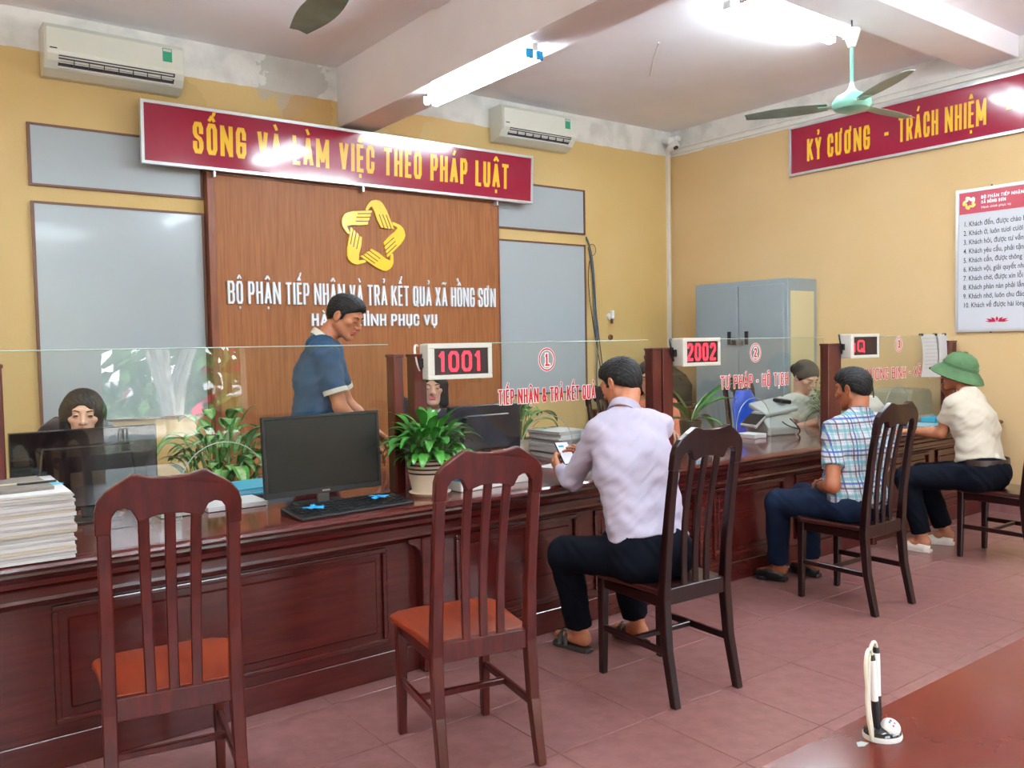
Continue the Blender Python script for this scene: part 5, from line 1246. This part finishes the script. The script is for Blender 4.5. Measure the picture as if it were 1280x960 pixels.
def person(label, J, st):
    """J: world joints; st: style. One continuous body mesh (skin) with clothing as child parts."""
    A = {k: np.array(v,float) for k,v in J.items() if k not in ('haz','hp','hr','hands')}
    sc = st.get('s',1.0); pel = A['pelvis']; T = thing('person', label, 'person', (pel[0],pel[1],0))
    rt_ = unit(A['shR']-A['shL']); neck = A['neck']; hc = A['head']; Rm = rotm(J['haz'],J.get('hp',0),J.get('hr',0))
    up = unit(neck-pel); fwd = unit(np.cross(up,rt_)); rt2 = np.cross(fwd,up)
    hipL, hipR = A.get('hipL',pel-rt2*.09), A.get('hipR',pel+rt2*.09)
    fem = st.get('fem',False)
    def torso(s, g, k=.05, lower=True):
        for sd, sh, hp in ((-1,A['shL'],hipL),(1,A['shR'],hipR)):
            ribs = pel*.42+neck*.58+rt2*sd*.075
            waist = pel*.75+neck*.25+rt2*sd*(.062 if fem else .072)
            s.cap(hp+up*.03,waist,.098*sc+g,.088*sc+g,k); s.cap(waist,ribs,.088*sc+g,(.092 if fem else .102)*sc+g,k)
            s.cap(ribs,sh*.62+neck*.38-up*.035,.10*sc+g,.070*sc+g,k)
            s.cap(sh*.9+neck*.1-up*.01,neck-up*.03+rt2*sd*.03,.050*sc+g,.046*sc+g,.03)
            if fem: s.ell(ribs+fwd*.075+up*.02,v3(.05,.05,.05)+g,.03)
        s.cap(pel*.35+neck*.65-fwd*.01,neck-up*.07-fwd*.005,.092*sc+g,.066*sc+g,k)
        s.cap(pel*.8+neck*.2-fwd*.01,pel*.35+neck*.65-fwd*.01,.080*sc+g,.092*sc+g,k)
        if lower: s.ell(pel-fwd*.03,v3(.155,.125,.11)*sc+g,k,np.array([rt2,fwd,up]).T)
    B = SDF(); torso(B,0)
    hb = hc+Rm@v3(0,-.028,-.055)*sc
    B.cap(neck-up*.02,hb,.054*sc,.053*sc,.025); head(B,hc,Rm,sc,fem)
    for sd in 'LR':
        sh, el, wr_ = A['sh'+sd], A['el'+sd], A['wr'+sd]
        B.cap(sh,el,.047*sc,.037*sc,.02); B.cap(el,el+(wr_-el)*.35,.039*sc,.038*sc,.015); B.cap(el+(wr_-el)*.35,wr_,.038*sc,.025*sc,.015)
        hd = J.get('hands',{}).get(sd)
        if hd: hand(B,wr_,v3(*hd['d']),v3(*hd['n']),hd.get('curl',.4),hd.get('side',1),thumb=hd.get('thumb',.6),sc=sc)
    legs = 'knL' in A
    if legs:
        for sd, hp in (('L',hipL),('R',hipR)):
            kn, an, to = A['kn'+sd], A['an'+sd], A['to'+sd]
            B.cap(hp,kn,.080*sc,.056*sc,.03); B.cap(kn,kn+(an-kn)*.35,.056*sc,.054*sc,.02); B.cap(kn+(an-kn)*.35,an,.054*sc,.035*sc,.02)
            B.cap(an-v3(0,0,.02)-unit(to-an)*.02,to,.034*sc,.022*sc,.02)
    sdf_obj('body',B,st.get('h',.0045),st['skin'],T)
    face_bits(T,hc,Rm,sc,st.get('lip','lip'),st['hair'],st.get('closed',True))
    if st.get('style') == 'short': hair_short(T,hc,Rm,sc,st['hair'])
    elif st.get('style') == 'bob': hair_bob(T,hc,Rm,sc,st['hair'])
    elif st.get('style') == 'tail': hair_bob(T,hc,Rm,sc,st['hair'],low=None,tail=(0,-.125,.0))
    # shirt
    g = st.get('g',.014); Q = SDF(); torso(Q,g,.05,lower=True)
    for sd in 'LR':
        sh, el, wr_ = A['sh'+sd], A['el'+sd], A['wr'+sd]
        if st['sleeve'] == 'long':
            Q.cap(sh,el,.062*sc,.050*sc,.03); Q.cap(el,wr_,.052*sc,.036*sc,.02,flat='b')
        else:
            f = st['sleeve']; e2 = sh+(el-sh)*f
            Q.cap(sh,e2,.064*sc,.060*sc,.03,flat='b')
    Q.cut(pel+up*st.get('hem',-.04),-up)
    Q.cap(neck+up*.01,hb+(hb-neck)*.2,.056*sc,.060*sc,.01,op='s')
    sdf_obj('shirt',Q,.0055,st['shirt'],T,wr=WR)
    if st.get('cuff'):
        for sd in 'LR':
            sh, el = A['sh'+sd], A['el'+sd]; d = unit(el-sh); a1 = unit(np.cross(d,v3(.3,.2,1))); a2 = np.cross(d,a1); p = sh+(el-sh)*st['sleeve']-d*.022
            ring('sleeve_cuff',T,p,a1,a2,.062*sc,.062*sc,.004,st['cuff'],hgt=.026,nrm=d)
    if st.get('collar'):
        nd = unit(hb-neck); a1 = unit(rt2-nd*(rt2@nd)); a2 = np.cross(nd,a1)
        ring('collar',T,neck-nd*.012,a1,a2,.066*sc,.068*sc,.007,st['collar'],hgt=.038,nrm=unit(nd-a2*.25))
    if legs:
        K = SDF(); K.ell(pel-fwd*.03,v3(.170,.138,.125)*sc,.05,np.array([rt2,fwd,up]).T)
        for sd, hp in (('L',hipL),('R',hipR)):
            kn, an = A['kn'+sd], A['an'+sd]; e = an+(kn-an)*st.get('tl',.12)
            K.cap(hp,kn,.098*sc,.075*sc,.04); K.cap(kn,e,.074*sc,.062*sc,.03,flat='b'); K.ell(hp-fwd*.02-v3(0,0,.015),v3(.105,.115,.085)*sc,.04)
            K.cap(hp+up*.02,pel+up*.10+rt2*(.06 if sd=='R' else -.06),.104*sc,.100*sc,.04)
        K.cut(pel+v3(0,0,max(.115,st.get('waist',.10)+.03)),v3(0,0,1)) if 'hipup' not in st else None
        sdf_obj('trousers',K,.006,st['trouser'],T,wr=WRT)
        for sd in 'LR':
            an, to = A['an'+sd], A['to'+sd]; d = unit((to-an)*v3(1,1,0)); lt = v3(d[1],-d[0],0); z0 = 0.0
            hl = an*v3(1,1,0)-d*.055; tt = to*v3(1,1,0)+d*.02; f = lambda a,b,z: tuple(hl+d*a+lt*b+v3(0,0,z)); Ln = np.linalg.norm(tt-hl)
            ol = [(0,-.026),(0,.026),(.05,.034),(Ln*.55,.036),(Ln*.8,.046),(Ln*.95,.036),(Ln,.012),(Ln,-.012),(Ln*.95,-.036),(Ln*.8,-.046),(Ln*.55,-.036),(.05,-.034)]
            sh_ = st['shoe']
            mb = MB().prism([(u,v) for u,v in ol],0,.022,lambda u,v,w_: f(u,v,w_)); sole = mb.build('sole',sh_ if sh_ != 'sandal' else 'sandal',T,world=True,bevel=.006,segs=2)
            if sh_ in ('black_shoe','white_shoe'):
                Z = SDF(); Z.cap(v3(*f(.05,0,.035)),v3(*f(Ln*.55,0,.034)),.042,.038,.02); Z.cap(v3(*f(Ln*.5,0,.034)),v3(*f(Ln*.84,0,.028)),.040,.034,.02); Z.cut(v3(*f(0,0,.012)),v3(0,0,-1))
                Z.cap(v3(*f(.05,0,.075)),v3(*f(.03,0,.11)),.034,.04,.01,op='s')
                if sh_ == 'white_shoe': Z.cap(v3(*f(.10,-.1,.075)),v3(*f(.10,.1,.075)),.03,.03,.01,op='s')
                sdf_obj('upper',Z,.004,sh_,T)
            else:
                for u in (Ln*.58,Ln*.74):
                    MB().tube([f(u-.01,-.042,.02),f(u,-.030,.056),f(u+.005,0,.068),f(u,.030,.056),f(u-.01,.042,.02)],.012,8).build('strap','sandal',T,world=True,smooth=True)
                MB().cbox(f(Ln*.66,0,.07),(.03,.02,.012)).build('buckle','steel',T,world=True,bevel=.003)
    if st.get('belt'):
        wl = pel+v3(0,0,.062)-fwd*.018
        fh = unit(fwd*v3(1,1,0)); ring('belt',T,wl,unit(rt2*v3(1,1,0)),fh,.168*sc,.128*sc,.006,'belt',hgt=.036,nrm=v3(0,0,1))
    return T, A, Rm, hc, rt2, fwd, up

# man in the pale lilac shirt, leaning on the counter with a phone
person('man in a pale lilac long-sleeved shirt at counter one, holding a phone',
 dict(pelvis=(2.63,2.54,.545),neck=(2.70,2.78,1.135),head=(2.765,2.86,1.255),haz=-8,hp=-24,hr=-4,shL=(2.57,2.80,1.05),shR=(2.90,2.745,1.055),
  elL=(2.59,3.01,.815),wrL=(2.72,3.245,.815),elR=(3.02,3.02,.82),wrR=(2.93,3.25,.84),
  hipL=(2.55,2.55,.535),hipR=(2.72,2.55,.535),knL=(2.47,2.93,.50),knR=(2.80,2.93,.50),anL=(2.62,3.00,.075),toL=(2.60,3.14,.045),anR=(2.90,2.90,.075),toR=(2.90,3.04,.045),
  hands=dict(L=dict(d=(.30,.95,.10),n=(.75,-.2,.35),curl=.62,side=-1,thumb=.7),R=dict(d=(-.35,.8,.35),n=(-.7,-.3,-.1),curl=.6,side=1,thumb=.7))),
 dict(skin='skin',hair='hair',style='short',shirt='shirt_lilac',sleeve='long',collar='shirt_lilac',trouser='trouser',shoe='sandal',hem=.055,waist=.14,g=.013,tl=.14))
ph = thing('smartphone','smartphone with lit pale screen held by the man in lilac','phone',(2.835,3.345,.882))
rp_ = Matrix.Rotation(R(-12),3,'Z')@Matrix.Rotation(R(42),3,'X')
MB().cbox((0,0,0),(.076,.155,.009),rot=rp_).build('case','black_plastic',ph,bevel=.004,segs=2)
MB().cbox(rp_@Vector((0,0,.0052)),(.068,.143,.001),rot=rp_).build('screen','phone_screen',ph)
MB().cbox(rp_@Vector((-.01,.045,.0058)),(.03,.012,.0006),rot=rp_).build('screen_print','blue_cloth',ph)

# man in the plaid shirt
person('man in a short-sleeved blue and white plaid shirt seated at counter two, back turned',
 dict(pelvis=(4.31,2.64,.545),neck=(4.46,2.70,1.005),head=(4.515,2.765,1.155),haz=-4,hp=-10,hr=0,shL=(4.25,2.72,.935),shR=(4.665,2.66,.935),
  elL=(4.085,2.62,.66),wrL=(4.30,2.84,.605),elR=(4.74,2.72,.68),wrR=(4.60,2.93,.60),
  hipL=(4.22,2.63,.535),hipR=(4.39,2.62,.535),knL=(4.19,3.04,.50),knR=(4.46,3.06,.50),anL=(4.31,3.13,.08),toL=(4.27,3.235,.04),anR=(4.55,3.06,.08),toR=(4.56,3.2,.04),
  hands=dict(L=dict(d=(.55,.8,-.12),n=(.6,-.5,-.4),curl=.5,side=-1),R=dict(d=(-.6,.7,-.1),n=(-.3,-.2,-.9),curl=.4,side=1))),
 dict(skin='skin_brown',hair='hair',style='short',shirt='plaid',sleeve=.68,collar='plaid',trouser='jeans',shoe='black_shoe',hem=-.06,waist=.02,g=.017,tl=.10))
wt = thing('wristwatch','black wristwatch on the left wrist of the man in plaid','watch',(4.285,2.815,.61))
wn_ = unit(v3(.215,.22,-.055)); wa = unit(np.cross(wn_,v3(0,0,1))); ring('strap',wt,v3(4.265,2.805,.614),wa,np.cross(wn_,wa),.033,.033,.004,'black_plastic',hgt=.024,nrm=wn_)
MB().cbox((-.042,-.0,.008),(.012,.028,.028)).build('watch_case','steel',wt,bevel=.003)

# man in the green helmet hat
T3, A3, Rm3, hc3, *_ = person('man in green sun helmet and white t-shirt at the right end, chin on hand',
 dict(pelvis=(5.74,2.60,.555),neck=(5.90,2.76,1.065),head=(5.955,2.865,1.190),haz=-4,hp=-2,hr=0,shL=(5.705,2.77,.985),shR=(6.08,2.84,.985),
  elL=(5.72,2.86,.800),wrL=(5.775,3.10,.790),elR=(6.235,3.07,.805),wrR=(6.085,2.985,1.035),
  hipL=(5.66,2.62,.545),hipR=(5.83,2.62,.545),knL=(5.54,3.00,.50),knR=(5.80,3.03,.50),anL=(5.62,2.93,.085),toL=(5.60,3.08,.045),anR=(5.93,2.93,.085),toR=(5.87,3.07,.045),
  hands=dict(L=dict(d=(.15,1,.0),n=(0,.05,-1),curl=.18,side=1),R=dict(d=(-.35,-.10,.9),n=(-.5,-.6,-.3),curl=.9,side=-1))),
 dict(skin='skin',hair='hair',style='short',shirt='shirt_white',sleeve=.62,trouser='trouser',shoe='white_shoe',hem=.055,waist=.10,g=.016,tl=.12,belt=True))
ht = thing('sun_helmet','green cloth-covered sun helmet with dark front rim','hat',tuple(hc3))
Hr = Matrix(((Rm3[0][0],Rm3[0][1],Rm3[0][2]),(Rm3[1][0],Rm3[1][1],Rm3[1][2]),(Rm3[2][0],Rm3[2][1],Rm3[2][2])))
Hr = (Hr@Matrix.Rotation(R(22),3,'X')).to_4x4()
MB().lathe([(0,.150),(.012,.150),(.04,.146),(.075,.128),(.098,.095),(.106,.055),(.108,.045),(.150,.006),(.166,-.022),(.162,-.026),(.145,.0),(.104,.038),(.100,.055),(.07,.118),(0,.14)],40,mtx=Hr,sx=.92,sy=1.08).build('helmet_shell','hat_green',ht,smooth=True,ang=60)
MB().lathe([(.1065,.044),(.110,.046),(.109,.066),(.105,.066)],36,mtx=Hr,sx=.92,sy=1.08).build('hat_band','hat_green',ht,smooth=True)
MB().lathe([(0,.158),(.012,.157),(.016,.150),(0,.149)],16,mtx=Hr).build('top_button','hat_green',ht,smooth=True)
MB().tube([Hr@Vector((.92*.165*math.sin(a),1.08*.165*math.cos(a),-.024)) for a in np.linspace(-.30,.30,9)],.008,8).build('front_rim','hat_dark',ht,smooth=True)
for s_ in (-1,1): MB().lathe([(.006,0),(.005,.002),(0,.002)],10,mtx=Matrix.Rotation(s_*PI/2,4,'Y')@Matrix.Identity(4),c=tuple(Hr@Vector((s_*.088,-.02,.082)))).build('eyelet','hat_dark',ht)

# standing staff man in the blue polo
person('standing man in a teal blue polo with cream collar behind the counter',
 dict(pelvis=(2.00,4.55,.95),neck=(2.05,4.53,1.490),head=(2.165,4.47,1.62),haz=144,hp=-26,hr=2,shL=(2.16,4.66,1.415),shR=(1.985,4.36,1.405),
  elL=(2.27,4.70,1.12),wrL=(2.36,4.50,.95),elR=(2.04,4.30,1.12),wrR=(2.20,4.28,.93),
  knL=(2.08,4.64,.52),knR=(2.0,4.46,.52),anL=(2.06,4.66,.09),toL=(2.18,4.60,.045),anR=(1.98,4.44,.09),toR=(2.10,4.38,.045),
  hands=dict(L=dict(d=(.4,-.7,-.5),n=(-.3,-.3,-.8),curl=.35,side=1),R=dict(d=(.7,.0,-.6),n=(-.3,.3,-.8),curl=.35,side=-1))),
 dict(skin='skin',hair='hair',style='short',shirt='shirt_navy',sleeve=.72,cuff='cream_cloth',collar='cream_cloth',trouser='trouser',shoe='black_shoe',hem=-.06,waist=.08,g=.020,s=1.04,closed=True))

def staff(label, x, y, z, haz, hp, st, body_az, arms=None, hr=0):
    """seated at the far side of the counter, body facing body_az"""
    a = R(body_az); f = v3(math.sin(a),math.cos(a),0); r_ = v3(math.cos(a),-math.sin(a),0); h = v3(x,y,z)
    nk = h-f*.045-v3(0,0,.145); pel = nk-f*.06-v3(0,0,.50); pel[2] = max(.54,pel[2])
    shz = v3(0,0,-.075)
    J = dict(pelvis=pel,neck=nk,head=h,haz=haz,hp=hp,hr=hr,shL=nk-r_*.165+shz,shR=nk+r_*.165+shz)
    for sd, q in (('L',-1),('R',1)):
        J['el'+sd] = nk+r_*q*.20+f*.08+v3(0,0,-.33); J['wr'+sd] = nk+r_*q*.10+f*.28+v3(0,0,-.30); J['wr'+sd][2] = max(J['wr'+sd][2],.80); J['el'+sd][2] = max(J['el'+sd][2],.70)
        J['kn'+sd] = pel+r_*q*.11+f*.32+v3(0,0,-.05); J['an'+sd] = J['kn'+sd]*v3(1,1,0)-f*.06+v3(0,0,.085); J['to'+sd] = J['an'+sd]+f*.13-v3(0,0,.04)
    J['hands'] = dict(L=dict(d=f+r_*.2,n=(0,0,-1),curl=.35,side=1),R=dict(d=f-r_*.2,n=(0,0,-1),curl=.35,side=-1))
    if arms: J.update(arms)
    return person(label,J,dict(st,trouser='trouser',shoe='black_shoe',waist=.06,hem=-.05,h=.005))
staff('woman with chin-length black hair behind the wide left monitor, only eyes and brow showing',.785,4.42,1.15,190,-2,dict(skin='skin_fair',hair='hair',style='bob',shirt='dark_cloth',sleeve='long',fem=True,closed=False,s=.99),188,hr=3)
staff('woman with long black hair and pink lips seated behind the display reading 1001',2.73,4.46,1.19,212,-2,dict(skin='skin_fair',hair='hair',style='bob',shirt='dark_cloth',sleeve='long',fem=True,lip='lip_pink',collar='sticker_white',s=.93),186)
staff('woman in a terracotta top behind the double post, mostly hidden by the man in lilac',4.62,4.48,1.18,235,-12,dict(skin='skin_fair',hair='hair',style='bob',shirt='peach',sleeve='long',fem=True,s=.98),215)
S5 = staff('woman in an off-white blouse with tied-back hair looking down by the scanner',6.10,4.16,1.135,190,-30,dict(skin='skin_fair',hair='hair_brown',style='tail',shirt='blouse',sleeve=.62,fem=True,s=1.06),188)
